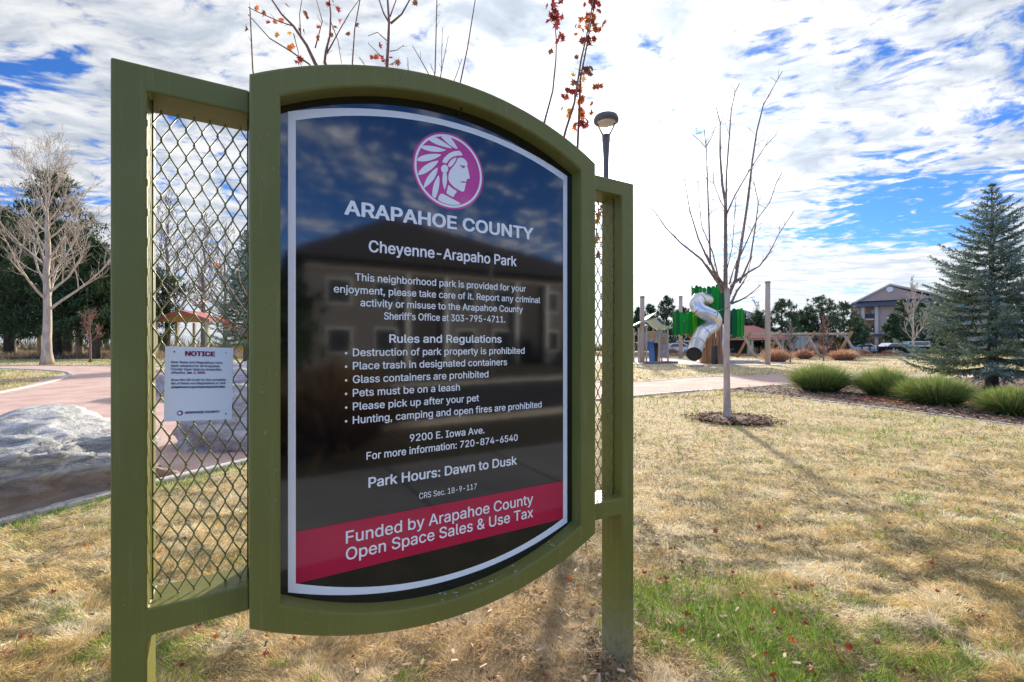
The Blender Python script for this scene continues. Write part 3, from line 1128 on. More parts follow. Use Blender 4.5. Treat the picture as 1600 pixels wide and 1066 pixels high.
# small russet sapling
x, y = gp(141, 566)
bare_tree('sapling', 'thin reddish sapling on the lawn left of the sign post', x, y, 5.2, .10, 1.6, 1.5, M['twig_red'], M['twig_red'], 9, nlimb=12, rmin=.018, levels=2)
# trees seen through the left wire mesh
for i, (px, py, top, lab) in enumerate(((262, 556, 262, 'tall bare grey tree seen through the left part of the mesh'), (318, 554, 300, 'bare brownish tree behind the red roofed shelter'),
                                     (220, 553, 280, 'bare tree behind the left sign post'), (352, 553, 330, 'bare tree between the shelter and the blue spruce'))):
    x, y = gp(px, py)
    h = CAMH + (535 - top) * y / F
    bare_tree('bare_tree', lab, x, y, h, .34, 3.5, 6.5, M['bark'], M['twig_grey'], 40 + i, kids=(0, 6, 4, 3), nlimb=20, rmin=.024, levels=2, group='bare trees behind the shelter')


# --- blue spruces
def spruce(label, x, y, h, R0, z0, seed, dens=1.0, group=None, nw=.026, nl=.075):
    rr = np.random.default_rng(seed); rn = random.Random(seed)
    t = thing('spruce_tree', label, 'tree', (x, y, 0), 0, group)
    mb = MB()
    mb.sweep([(0, 0, -.05), (0, 0, .35), (.03, 0, h * .3), (-.02, 0, h * .6), (0, 0, h * .97)], [h * .029, h * .023, h * .017, h * .009, h * .002], 10)
    mb.build('trunk', M['bark_dark'], t, smooth=True)
    mb = MB()
    P0, P1 = [], []; shade = []
    nlev = int(h * 3.6)
    for k in range(nlev):
        s = k / (nlev - 1)
        z = z0 + (h * .975 - z0) * s ** .93
        prof = R0 * (1 - s) ** .86 + .07
        nb = 8 if s < .8 else 6
        a0 = rn.uniform(0, 2 * pi)
        prof *= rn.uniform(.82, 1.12)
        for b in range(nb):
            az = a0 + 2 * pi * b / nb + rn.uniform(-.25, .25)
            L = prof * rn.choice((.68, .85, .95, 1.0, 1.08, 1.2 if s > .25 else 1.0))
            rise = -.05 + .55 * s
            pts = []
            for i in range(8):
                u = i / 7
                dz = L * (rise * u - .22 * (1 - s) * u * (1.2 - u) + .16 * u * u * u)
                pts.append(Vector((cos(az) * L * u, sin(az) * L * u, z + dz)))
            mb.sweep(pts, [max(.004, .018 * (1 - i / 7) * (L / R0 + .3)) for i in range(8)], 4, caps=False)
            side = Vector((-sin(az), cos(az), 0))
            for i in range(7):
                P0.append(pts[i]); P1.append(pts[i + 1]); shade.append(i / 7)
            ns = max(3, int(L * 8 * dens))
            for j in range(ns):
                u = .18 + .80 * (j + rn.random()) / ns
                i = min(int(u * 7), 6)
                q_ = pts[i].lerp(pts[i + 1], u * 7 - i)
                ax = (pts[i + 1] - pts[i]).normalized()
                sl = L * .36 * (1.12 - u) + .05
                for sg in (-1, 1):
                    d = (ax * .75 + side * sg * rn.uniform(.6, 1.0) + Vector((0, 0, rn.uniform(-.50, .05)))).normalized()
                    e = q_ + d * sl * rn.uniform(.7, 1.2)
                    P0.append(q_); P1.append(q_.lerp(e, .5)); shade.append(u * .8)
                    P0.append(q_.lerp(e, .5)); P1.append(e + Vector((0, 0, sl * .06))); shade.append(u * .8 + .2)
    mb.build('limbs', M['bark_dark'], t)
    P0 = np.array([p[:] for p in P0]); P1 = np.array([p[:] for p in P1]); shade = np.array(shade)
    ln = np.linalg.norm(P1 - P0, axis=1)
    cnt = np.maximum(2, (ln / .034 * 2.0 * dens).astype(int))
    idx = np.repeat(np.arange(len(P0)), cnt)
    N = len(idx)
    u = rr.random(N)[:, None]
    p = P0[idx] * (1 - u) + P1[idx] * u
    ax = unit(P1 - P0)[idx]
    d = ax * .9 + rr.normal(0, .62, (N, 3)) + np.array([0, 0, .12])
    clump = vnoise(p[:, 0] + x, p[:, 2] * 1.7 + p[:, 1], 1.6)
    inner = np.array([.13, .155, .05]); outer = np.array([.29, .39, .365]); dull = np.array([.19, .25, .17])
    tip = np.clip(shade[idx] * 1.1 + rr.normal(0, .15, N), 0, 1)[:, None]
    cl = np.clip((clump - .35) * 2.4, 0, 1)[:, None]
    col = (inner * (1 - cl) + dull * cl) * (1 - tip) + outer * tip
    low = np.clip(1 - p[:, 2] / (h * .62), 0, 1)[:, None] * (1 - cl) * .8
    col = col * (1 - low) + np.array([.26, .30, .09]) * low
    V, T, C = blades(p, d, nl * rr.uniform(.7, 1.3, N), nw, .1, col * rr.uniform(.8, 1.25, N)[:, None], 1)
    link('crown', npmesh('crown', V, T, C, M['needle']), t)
    return t


spruce('blue green spruce with drooping layered boughs standing in the mulch bed at the right', *gp(1550, 609), 7.05, 2.42, .80, 3, dens=1.35, nw=.033, nl=.082)
x, y = gp(385, 572)
spruce('dark blue spruce seen through the upper right of the left mesh wing', x, y, 9.3, 2.6, 1.6, 4, dens=.6, nw=.06, nl=.14)

# --- young bare tree in the mulch ring (limbs follow the photograph, in 3-D)
YT = Vector((*gp(1137, 656), 0))
yt = thing('young_tree', 'young bare tree with slim upright limbs in a ring of bark mulch on the lawn', 'tree', YT)
ry = random.Random(77)


def zlimb(pts, ox, oy, sc, Y=None):
    return [((ox + a / sc), (oy + b / sc)) for a, b in pts]


def place_limb(pp, Y0, ycurve):
    """photo-traced limb given real depth: it leaves the trunk at Y0 and swings by ycurve metres"""
    n = len(pp); out = []
    for i, (a, b) in enumerate(pp):
        s = i / (n - 1)
        out.append(at(a, b, Y0 + ycurve * s ** 1.2) - YT)
    return out


trunk = place_limb([(1137, 658), (1136.5, 648), (1136, 620), (1135.5, 580), (1135.5, 540), (1136, 505), (1137, 478), (1136, 450)], YT.y, 0)
trunk[0].z = -.03
mb = MB(); mb.sweep(trunk, [.115, .082, .068, .062, .058, .058, .054, .046], 14); mb.build('trunk', M['bark_young'], yt, smooth=True)
LIMBS = [
    ([(455, 1100), (455, 1000), (455, 700), (440, 620), (430, 480), (430, 330), (410, 255)], .046, .25),
    ([(455, 760), (458, 680), (460, 560), (475, 360), (482, 270), (500, 190), (520, 150)], .022, -.5),
    ([(462, 1150), (500, 1060), (530, 880), (560, 680), (577, 520), (600, 370), (630, 250), (680, 160), (718, 93)], .036, .5),
    ([(520, 1075), (570, 960), (595, 800), (607, 700), (585, 600)], .022, -.6),
    ([(440, 1120), (405, 1030), (385, 970), (375, 700), (367, 460), (355, 355)], .030, -.5),
    ([(385, 990), (330, 870), (290, 740), (270, 620), (260, 560)], .020, .5),
    ([(425, 1080), (345, 965), (250, 890), (180, 820), (130, 745), (85, 705)], .024, -.3),
    ([(478, 1090), (560, 1025), (612, 995), (660, 930), (700, 850), (772, 740)], .024, .2),
    ([(525, 945), (600, 780), (660, 700), (690, 610), (716, 565)], .013, .4),
    ([(455, 765), (500, 665), (570, 545), (640, 440), (690, 385)], .018, .6),
    ([(425, 1060), (395, 930), (345, 810), (333, 700), (328, 600)], .016, .7),
    ([(367, 450), (335, 415), (300, 385)], .008, .1), ([(367, 440), (390, 400), (412, 345)], .008, .1),
    ([(458, 740), (430, 690), (400, 610), (398, 560)], .010, -.4), ([(462, 1010), (488, 900), (495, 780), (505, 670)], .010, -.5),
    ([(585, 480), (560, 640), (530, 900), (500, 1010)][::-1], .014, -.3)]
lob = []
for k, (pp, r_, yc) in enumerate(LIMBS):
    pp = [(980 + a / 2.9625, 80 + b / 2.9625) for a, b in pp]
    L_ = place_limb(pp, YT.y, yc)
    lob.append((L_, r_))
for pp, r_, yc in (([(665, 305), (700, 230), (735, 180), (765, 130), (800, 0)], .028, .4), ([(668, 306), (720, 285), (765, 262), (820, 218), (856, 184)], .024, -.5),
                   ([(690, 160), (740, 130), (790, 100), (850, 60), (905, 0)], .013, .6), ([(628, 195), (595, 150), (560, 95), (535, 40), (510, -10)], .024, -.4),
                   ([(612, 190), (560, 120), (510, 58), (440, -5)], .018, .4), ([(655, 180), (680, 90), (718, -20)], .018, .5), ([(655, 330), (600, 345), (560, 365)], .006, -.4)):
    lob.append((place_limb([(980 + a / 4.1, 400 + b / 4.1) for a, b in pp], YT.y, yc), r_))
tw = []
for k, (L_, r_) in enumerate(lob):
    mb = MB(); n_ = len(L_)
    mb.sweep(L_, [max(r_ * (1 - i / (n_ - 1)) ** .8, .0075) for i in range(n_)], 7)
    mb.build('limb', M['limb_bark'], yt, smooth=True)
    for i in range(1, n_):
        a, b = L_[i - 1], L_[i]
        for j in range(max(1, int((b - a).length * 5))):
            q_ = a.lerp(b, ry.random())
            ax = (b - a).normalized()
            d = (ax * .9 + Vector((ry.gauss(0, .7), ry.gauss(0, .7), ry.gauss(.1, .3)))).normalized()
            l_ = ry.uniform(.05, .28)
            tw.append((q_, q_ + d * l_, .0055, .0035, 2))
            if ry.random() < .5: tw.append((q_ + d * l_ * .6, q_ + d * l_ * .6 + (d + Vector((ry.gauss(0, .5), 0, .3))).normalized() * l_ * .5, .003, .002, 2))
tag(segmesh('twigs', tw, M['twig_grey'], yt, 3, .002), kind='stuff')

# --- leaf shapes (maple-like, slightly cupped)
LEAF = [(0, -.5), (.10, -.28), (.38, -.34), (.26, -.10), (.52, .06), (.28, .12), (.30, .34), (.12, .24), (0, .55), (-.12, .24), (-.30, .34), (-.28, .12), (-.52, .06),
        (-.26, -.10), (-.38, -.34), (-.10, -.28)]


def leaf_mesh(name, m, curl, seed):
    rn = random.Random(seed)
    vs = [(0, 0, 0)] + [(a, b, curl * (a * a + b * b) + rn.gauss(0, .05) + abs(a) * curl) for a, b in LEAF]
    n_ = len(LEAF)
    me = bpy.data.meshes.new(name)
    me.from_pydata(vs, [], [(0, 1 + i, 1 + (i + 1) % n_) for i in range(n_)])
    me.materials.append(m)
    me.update()
    return me


LEAVES = {k: [leaf_mesh('leaf', M['leaf_' + k], c, i) for i, c in enumerate((.25, .7, -.5))] for k in ('red', 'orange', 'yellow', 'brown', 'pale')}


def put_leaf(p, size, kind, parent=None, flat=False, name='leaf'):
    o = bpy.data.objects.new(name, R.choice(LEAVES[kind]))
    COL.objects.link(o)
    o.location = p
    o.rotation_euler = (R.gauss(0, .28), R.gauss(0, .28), R.uniform(0, 6.3)) if flat else (R.uniform(0, 6.3), R.uniform(0, 6.3), R.uniform(0, 6.3))
    o.scale = (size, size, size)
    if parent: o.parent = parent
    return o


# --- maples right behind the sign
def traced_tree(name, label, base, trunk_pts, limbs, Y0, leafspec, mat_, seed, jlow, jhigh):
    b = Vector((base[0], base[1], 0))
    t = thing(name, label, 'tree', b)
    rn = random.Random(seed)
    mb = MB(); mb.sweep([Vector(p) - b for p in trunk_pts], [.060, .050, .045, .036], 10); mb.build('trunk', mat_, t, smooth=True)
    tws = []
    for pp, r0, r1, ya, yb in limbs:
        root = jlow if pp[0][1] > 500 else jhigh
        side_ = pp[0][1] > 160 and (len(pp) > 4 or pp[0][1] > 200)
        if side_: pp = [root] + list(pp)
        n_ = len(pp)
        L_ = [at(a, c, Y0 + ya + (yb - ya) * i / (n_ - 1)) - b for i, (a, c) in enumerate(pp)]
        mb = MB(); mb.sweep(L_, [r0 + (r1 - r0) * i / (n_ - 1) for i in range(n_)], 6)
        mb.build('limb', mat_, t, smooth=True)
        for i in range(1, n_):
            for j in range(max(1, int((L_[i] - L_[i - 1]).length * 7))):
                q_ = L_[i - 1].lerp(L_[i], rn.random())
                d = ((L_[i] - L_[i - 1]).normalized() * .8 + Vector((rn.gauss(0, .6), rn.gauss(0, .6), .1))).normalized()
                tws.append((q_, q_ + d * rn.uniform(.02, .09), .0026, .0016, 2))
    tag(segmesh('twigs', tws, mat_, t, 3, .0014), kind='stuff')
    for (a, c, dy, sz, kind) in leafspec:
        put_leaf(at(a, c, Y0 + dy) - b, sz, kind, t)
    return t


def z9(pts): return [(380 + a / 2.667, b / 2.667) for a, b in pts]


ya = 4.6
Abase = at(592, 535, ya)
fork = (592, 330)
limA = [
    (z9([(560, 900), (480, 560), (300, 265), (265, 190), (210, 110), (160, 60), (100, -30)]), .026, .007, 0, -.2),
    (z9([(480, 560), (340, 260), (345, 215), (362, 150), (365, 60), (355, -40)]), .020, .006, 0, .2),
    (z9([(460, 520), (275, 268), (200, 215), (110, 160), (20, 60)]), .012, .004, 0, -.3),
    (z9([(345, 230), (400, 130), (440, 60), (490, -10)]), .008, .004, .1, .4),
    (z9([(300, 200), (330, 90), (300, -20)]), .007, .003, 0, .2), (z9([(365, 90), (395, 170), (410, 265)]), .005, .003, .1, .2),
    (z9([(210, 110), (150, 90), (60, 50), (20, 30)]), .006, .003, -.1, -.3), (z9([(240, 150), (235, 60), (250, -30)]), .006, .003, 0, 0),
    (z9([(210, 140), (230, 220), (240, 270)]), .005, .003, 0, 0),
    (z9([(600, 900), (598, 500), (600, 268), (605, 180), (608, 90), (600, -30)]), .026, .010, 0, .1),
    (z9([(608, 95), (585, 55), (560, -20)]), .010, .006, .1, .2), (z9([(615, 98), (660, 60), (705, -20)]), .012, .006, .1, 0), (z9([(612, 70), (645, -20)]), .007, .005, .1, .1),
    (z9([(598, 170), (560, 135), (520, 150)]), .005, .003, .1, .1), (z9([(604, 215), (640, 210), (670, 188)]), .005, .003, .1, .2),
    (z9([(600, 260), (560, 220), (520, 180)]), .005, .003, 0, .2), (z9([(610, 270), (640, 255), (655, 235)]), .004, .002, 0, .2),
    (z9([(300, 900), (60, 420), (40, 290), (28, 30)]), .012, .005, -.2, -.4), (z9([(500, 800), (455, 265), (465, 120), (492, -30)]), .010, .006, .2, .5),
    (z9([(700, 900), (790, 420), (800, 290), (808, -30)]), .012, .006, .2, .3), (z9([(800, 900), (905, 345), (935, 200), (970, -20)]), .012, .006, .3, .5),
    (z9([(760, 700), (825, 310), (830, 115)]), .006, .003, .1, .2), (z9([(820, 330), (855, 150)]), .005, .003, .1, .2), (z9([(790, 340), (740, 250), (705, 190)]), .006, .003, .2, .2),
    (z9([(870, 360), (890, 310), (912, 245)]), .005, .003, .1, .2), (z9([(795, 305), (780, 265)]), .004, .003, .1, .1),
    (z9([(520, 300), (500, 260), (483, 238)]), .004, .003, 0, .1), (z9([(688, 300), (686, 240)]), .004, .003, 0, .1),
    ([(520, 560), (400, 522), (350, 505), (287, 465), (250, 436)], .010, .004, 0, -.4), ([(520, 540), (385, 515), (325, 486), (300, 476)], .008, .003, 0, -.2),
    ([(520, 560), (400, 530), (360, 512), (330, 505)], .006, .003, 0, .1), ([(520, 520), (392, 497), (372, 470), (340, 420), (320, 380)], .010, .004, .1, .2),
    ([(500, 500), (390, 470), (375, 440), (370, 400)], .008, .003, .1, .3), ([(520, 560), (395, 512), (360, 480), (335, 462), (300, 440)], .008, .003, -.1, -.2)]
lv = []
for a, b, kd, n_, sx in ((150, 35, 'orange', 8, 40), (200, 130, 'yellow', 4, 25), (240, 140, 'brown', 4, 25), (75, 80, 'red', 3, 18), (400, 140, 'brown', 7, 35), (330, 150, 'orange', 3, 12),
                         (260, 60, 'brown', 3, 16), (215, 215, 'orange', 4, 18), (560, 240, 'red', 9, 26), (550, 245, 'orange', 4, 22), (728, 10, 'brown', 2, 8), (20, 120, 'brown', 2, 5),
                         (380, 40, 'red', 5, 22), (230, 245, 'red', 3, 10), (630, 262, 'brown', 3, 10), (415, 85, 'orange', 2, 8), (568, 190, 'red', 1, 3)):
    for k in range(max(1, int(n_ * .72))):
        lv.append((380 + (a + R.gauss(0, sx)) / 2.667, (b + R.gauss(0, sx * .8)) / 2.667, R.uniform(-.2, .3), R.uniform(.045, .080), kd))
for a, b, kd in ((318, 470, 'orange'), (345, 498, 'orange'), (352, 505, 'red'), (310, 468, 'brown'), (357, 512, 'orange'), (338, 415, 'orange')):
    lv.append((a, b, 0, .06, kd))
traced_tree('maple_tree', 'reddish twigged young maple behind the sign with leaves above its left top', (Abase.x, ya), [(Abase.x, ya, -.05), (Abase.x + .02, ya, .8), at(596, 480, ya), at(600, 330, ya)],
            limA, ya, lv, M['twig_red'], 3, (593, 600), (598, 360))

yb_ = 4.3
Bbase = at(900, 535, yb_)
limB = [
    (z9([(1340, 1100), (1240, 620), (1257, 503), (1290, 380), (1303, 250), (1305, 170), (1295, 40)]), .016, .004, 0, .2),
    (z9([(1370, 1200), (1320, 640), (1345, 540), (1380, 430), (1408, 250), (1440, 110), (1462, -20)]), .016, .005, 0, -.2),
    (z9([(1400, 1200), (1392, 640), (1400, 470), (1405, 330), (1432, 190), (1452, 80), (1475, -20)]), .016, .005, 0, .1),
    (z9([(1400, 1300), (1470, 1000), (1480, 880), (1478, 800)]), .010, .004, 0, .1)]
lv = []
for a, b, kd, n_, sx, sy in ((1295, 60, 'red', 22, 14, 30), (1325, 155, 'red', 6, 12, 8), (1283, 215, 'brown', 2, 3, 6), (1460, 20, 'red', 16, 22, 12), (1440, 90, 'orange', 16, 26, 18), (1470, 75, 'orange', 8, 20, 8),
                             (1475, 120, 'orange', 7, 12, 8), (1440, 165, 'red', 9, 16, 10), (1430, 175, 'orange', 4, 14, 8), (1410, 300, 'brown', 8, 22, 22), (1450, 290, 'brown', 3, 12, 4), (1465, 362, 'orange', 6, 10, 5),
                             (1400, 340, 'yellow', 6, 18, 16), (1380, 385, 'red', 11, 18, 16), (1415, 410, 'orange', 7, 15, 20), (1350, 465, 'yellow', 8, 12, 10), (1345, 400, 'red', 4, 10, 14),
                             (1425, 480, 'orange', 6, 14, 10), (1425, 515, 'red', 8, 12, 10), (1383, 525, 'orange', 3, 6, 5), (1390, 240, 'brown', 1, 3, 3),
                             (1482, 880, 'orange', 4, 8, 14), (1478, 925, 'yellow', 3, 6, 8), (1475, 1000, 'yellow', 5, 8, 8), (1476, 1065, 'brown', 2, 6, 4)):
    for k in range(max(1, int(n_ * 1.05))):
        lv.append((380 + (a + R.gauss(0, sx)) / 2.667, (b + R.gauss(0, sy)) / 2.667, R.uniform(-.08, .12), R.uniform(.052, .090), kd))
traced_tree('maple_tree', 'thin maple shoots with clusters of red and orange leaves beside the street lamp', (Bbase.x, yb_),
            [(Bbase.x, yb_, -.05), (Bbase.x, yb_, .6), at(888, 560, yb_), at(880, 460, yb_)], limB, yb_, lv, M['twig_red'], 4, (883, 500), (880, 462))

# ------------------------------------------------------------------ street lamp
M['lamp_metal'] = mat('lamp_metal', (.115, .095, .09), .45, metal=.4)
M['lens'] = mat('lamp_lens', (.50, .48, .45), .35)
lp_ = at(947, 535, 9.4)
lamp = thing('street_lamp', 'slim dark street lamp with round disc head rising behind the right side of the sign', 'street lamp', (lp_.x, 9.4, 0))
s94 = 9.4 / F
zt = CAMH + (535 - 178) * s94; zj = CAMH + (535 - 212) * s94
mb = MB(); mb.lathe([(.10, 0), (.10, .5), (.062, .6), (.052, zj - 1.0), (.058, zj - .45), (.085, zj + .0), (.06, zj + .02)], 20); mb.build('pole', M['lamp_metal'], lamp, smooth=True)
mb = MB(); mb.lathe([(.09, 0), (.16, .01), (.16, .04), (.11, .06)], 20); mb.build('base_plate', M['lamp_metal'], lamp)
for sg in (-1, 1):
    mb = MB(); mb.sweep([(sg * .05, 0, zj - .02), (sg * .15, 0, zj + .17), (sg * .19, 0, zj + .27)], [.020, .014, .014], 8); mb.build('arm', M['lamp_metal'], lamp, smooth=True)
mb = MB(); mb.lathe([(.215, zt - .19), (.248, zt - .17), (.255, zt - .12), (.23, zt - .06), (.12, zt - .012), (.02, zt)], 32); mb.build('lamp_head', M['lamp_metal'], lamp, smooth=True)
mb = MB(); mb.lathe([(.02, zt - .235), (.13, zt - .225), (.185, zt - .20), (.195, zt - .188)], 24); mb.build('lens', M['lens'], lamp, smooth=True)

# ------------------------------------------------------------------ boulders
def rock_material(name, a, b, c, warm):
    m = bpy.data.materials.new(name); m.use_nodes = True
    t = m.node_tree; t.nodes.clear(); q = G(t)
    bs = q.n('ShaderNodeBsdfPrincipled'); o = q.n('ShaderNodeOutputMaterial')
    co = q.n('ShaderNodeTexCoord').outputs['Object']
    st = q.mapping(co, rot=(.2, .3, .4), sc=(1, 1.6, 3.2))
    n1 = q.noise(st, 3.2, 8, .68, .8); n2 = q.noise(co, 60, 4, .7); n3 = q.noise(co, 1.1, 4, .5)
    col = q.mix(q.ramp(n1, .38, .60), a + (1,), b + (1,))
    col = q.mix(q.math('MULTIPLY', q.ramp(n2, .55, .68), .7), col, c + (1,))
    sp = q.n('ShaderNodeSeparateXYZ'); q.put(sp.inputs[0], co)
    soil = q.ramp(q.math('ADD', sp.outputs[2], q.math('MULTIPLY', n3, .35)), warm, warm - .22)
    col = q.mix(q.math('MULTIPLY', soil, .9), col, (.30, .22, .17, 1))
    q.put(bs.inputs['Base Color'], col)
    bs.inputs['Roughness'].default_value = .72
    bp = q.n('ShaderNodeBump'); bp.inputs['Strength'].default_value = 1.0; bp.inputs['Distance'].default_value = .05
    q.put(bp.inputs['Height'], q.math('ADD', q.math('MULTIPLY', n1, 1.0), q.math('ADD', q.math('MULTIPLY', n2, .30), q.math('MULTIPLY', q.noise(co, 19, 6, .75), .55))))
    q.put(bs.inputs['Normal'], bp.outputs[0])
    t.links.new(bs.outputs[0], o.inputs[0])
    return m


M['rock'] = rock_material('granite_pale', (.24, .25, .26), (.62, .61, .60), (.20, .20, .22), .62)
M['rock2'] = rock_material('granite_grey', (.36, .32, .31), (.58, .52, .50), (.15, .13, .13), -.5)


def boulder(label, x, y, sx, sy, sz, rz, seed, m, p=2.6, sub=6, rough=1.0, zoff=0.0):
    bm = bmesh.new(); bmesh.ops.create_icosphere(bm, subdivisions=sub, radius=1)
    co = np.array([v.co[:] for v in bm.verts])
    k = (np.abs(co) ** p).sum(1) ** (1 / p)
    co = co / k[:, None]
    c2 = co * np.array([sx, sy, sz])
    nn = np.zeros(len(co))
    for s_, a_ in ((.9, .26), (2.0, .13), (4.5, .06), (10, .026), (22, .012), (48, .007)):
        nn += a_ * rough * (1 if s_ < 4 else 1.05) * ((lambda v_: v_ if s_ < 4 else 1 - np.abs(2 * v_ - 1))(vnoise(c2[:, 0] + seed * 7 + c2[:, 2] * 1.9, c2[:, 1] * 1.3 + c2[:, 2] * 1.4 + seed, s_)) - .5)
    c2 = c2 * (1 + nn * 1.1 / max(.5, sz))[:, None]
    c2[:, 2] += zoff
    for v, c in zip(bm.verts, c2): v.co = c
    me = bpy.data.meshes.new('boulder'); bm.to_mesh(me); bm.free()
    me.polygons.foreach_set('use_smooth', [True] * len(me.polygons)); me.materials.append(m)
    return tag(link('boulder', me, None, (x, y, 0), rz), label, 'boulder', 'boulders along the path kerb')


boulder('large long pale granite boulder at the left edge beside the kerb', -5.31, 4.50, 1.56, .82, .70, radians(65), 3, M['rock'], p=4.2, rough=1.2)
boulder('rounded grey boulder behind the lower part of the left mesh', -4.25, 7.45, 1.05, .75, .86, radians(40), 8, M['rock2'], sub=5)
boulder('grey boulder farther back behind the white notice', *(lambda p: (p[0], p[1] + .7))(gp(318, 617)), 1.9, .9, .86, radians(8), 12, M['rock2'], sub=5)
boulder('low boulder hidden behind the black sign panel', -1.4, 10.7, .9, .7, .6, radians(30), 15, M['rock2'], sub=4)

# ------------------------------------------------------------------ ornamental grasses
def bunch_grass(label, x, y, w, h, n_, c_low, c_top, seed, cat='ornamental grass', group=None, bw=.011, spread=1.0, name='bunch_grass'):
    rr = np.random.default_rng(seed)
    ang = rr.uniform(0, 2 * pi, n_); rad = np.sqrt(rr.random(n_)) * w * .20
    base = np.stack([cos_(ang) * rad, sin_(ang) * rad, np.full(n_, -.01)], 1)
    tilt = np.clip(rad / (w * .20) * .75 + rr.normal(0, .22, n_), 0, 1.35) * spread
    d = np.stack([cos_(ang) * np.sin(tilt), sin_(ang) * np.sin(tilt), np.cos(tilt)], 1)
    L = np.hypot(h * .9, w * .36 * np.sin(tilt)) * rr.uniform(.72, 1.12, n_)
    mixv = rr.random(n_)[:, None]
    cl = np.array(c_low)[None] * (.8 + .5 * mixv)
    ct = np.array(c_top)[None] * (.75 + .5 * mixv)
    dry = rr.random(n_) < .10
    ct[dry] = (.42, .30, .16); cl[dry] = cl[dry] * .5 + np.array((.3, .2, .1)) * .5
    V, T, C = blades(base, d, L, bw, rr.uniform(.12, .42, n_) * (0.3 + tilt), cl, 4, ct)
    me = npmesh(name, V, T, C, M['blade'])
    return tag(link(name, me, None, (x, y, 0)), label, cat, group)


def cos_(a): return np.cos(a)
def sin_(a): return np.sin(a)


for i, (px, py, w, h, lab) in enumerate((
        (1290, 613, 2.05, 1.02, 'leftmost green bunch grass at the tip of the mulch bed'),
        (1388, 620, 1.50, .92, 'second green bunch grass from the left, partly behind the third'),
        (1473, 634, 1.75, .86, 'third and widest green bunch grass in front of the spruce trunk'),
        (1592, 651, 1.12, .68, 'green bunch grass cut by the right edge of the photo'))):
    x, y = gp(px, py)
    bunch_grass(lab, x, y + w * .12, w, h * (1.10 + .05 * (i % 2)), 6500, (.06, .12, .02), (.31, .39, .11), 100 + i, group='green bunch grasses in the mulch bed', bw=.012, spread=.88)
# russet dry grasses round the playground
for i, (px, py, w, h) in enumerate(((1213, 566, 2.6, 1.45), (1165, 553, 2.0, 1.3), (1256, 561, 1.6, 1.3), (1275, 556, 2.2, 1.7), (1318, 563, 3.0, 1.25), (1300, 552, 3.2, 2.1), (1332, 558, 1.8, 1.1),
                                    (1347, 556, 2.0, 1.0), (1284, 551, 3, 2.0), (1030, 556, 1.6, 1.0), (1050, 555, 1.8, 1.1), (1074, 554, 1.8, 1.0), (1244, 553, 2.2, 1.2), (1393, 556, 2.2, .9))):
    x, y = gp(px, py)
    lab = ['rounded russet dry grass clump just right of the tall wooden pole', 'russet grass clump left of the yellow swing frame', 'small russet grass clump by the sapling', 'tall russet grass clump left of the swing frame',
           'widest pinkish grass mound in front of the log swing', 'tall pale and russet grass behind the swing', 'small grass clump right of the pink mound', 'grass clump below the white car roof',
           'tall grass clump behind the swing beam', 'tan grass clump behind the playhouse', 'tan grass clump between playhouse and slide', 'tan grass clump left of the slide outlet', 'short russet grass before the beige wall',
           'low russet clump by the dark fence'][i]
    bunch_grass(lab, x, y, w, h, 900, (.34, .17, .10), (.62, .36, .24), 130 + i, group='russet dry grasses near the playground', bw=.05, name='dry_grass')

# ------------------------------------------------------------------ playground
def g_wood(): return mat('weathered_wood', (.34, .26, .19), .85, (.46, .37, .28), 5, bump=.4, stretch=(1, 1, .15))


M['wood'] = g_wood()
M['wood_pole'] = mat('pole_wood', (.42, .31, .23), .8, (.50, .39, .30), 4, bump=.3, stretch=(1, 1, .1))
M['wood_brown'] = mat('brown_plank', (.30, .14, .06), .75, (.44, .23, .10), 5, bump=.3, stretch=(1, 1, .2))
M['wood_grey'] = mat('grey_panel', (.27, .25, .25), .8, (.36, .32, .31), 3, bump=.3)
M['green1'] = leafmat('green_plastic', .35, .4, (.012, .30, .035))
M['green2'] = leafmat('dark_green_plastic', .3, .4, (.008, .15, .05))
M['green3'] = leafmat('lime_plastic', .35, .4, (.14, .60, .03))
M['slide_metal'] = mat('slide_metal', (.62, .62, .64), .32, metal=.85)
M['blue_plastic'] = mat('blue_plastic', (.05, .13, .28), .35)
M['roof_green'] = mat('pale_green_roof', (.38, .48, .42), .5)
M['roof_tan'] = mat('tan_roof', (.50, .46, .42), .6)
M['rubber'] = mat('rubber_edge', (.20, .10, .09), .8, (.28, .16, .14), 3)
M['stone_block'] = mat('stone_block', (.40, .33, .29), .85, (.5, .43, .38), 3, bump=.4)
M['yellow'] = mat('yellow_plastic', (.75, .40, .01), .4)
M['cream'] = mat('cream_paint', (.52, .45, .27), .6)
M['roof_red'] = mat('red_tile', (.42, .125, .09), .6, (.48, .16, .12), 3)
M['orange'] = mat('orange_paint', (.55, .24, .04), .6)
M['white_paint'] = mat('white_paint', (.72, .72, .72), .5)
M['glass'] = mat('window_glass', (.03, .04, .05), .06, spec=1.0)

for i, (px, py, top, w, lab) in enumerate(((1003.5, 566.5, 463, 7.5, 'wooden pole at the left end of the playground beside the playhouse'),
                                         (1063.5, 560, 463, 6, 'wooden pole behind the green leaf panels'),
                                         (1199.5, 570, 440, 8, 'tallest wooden pole right of the climbing tower'))):
    x, y = gp(px, py)
    t = thing('wooden_pole', lab, 'pole', (x, y, 0), .2 * i, 'tall wooden playground poles')
    hh = CAMH + (535 - top) * y / F; r_ = w * y / F / 2
    mb = MB(); mb.sweep([(0, 0, -.05), (0, 0, hh * .5), (0, 0, hh)], [r_, r_ * .97, r_ * .93], 14); mb.build('post', M['wood_pole'], t, smooth=True)
    mb = MB(); mb.lathe([(r_ * 1.04, hh - .10), (r_ * 1.04, hh - .02), (r_ * .6, hh + .02)], 14); mb.build('cap', M['wood_brown'], t)

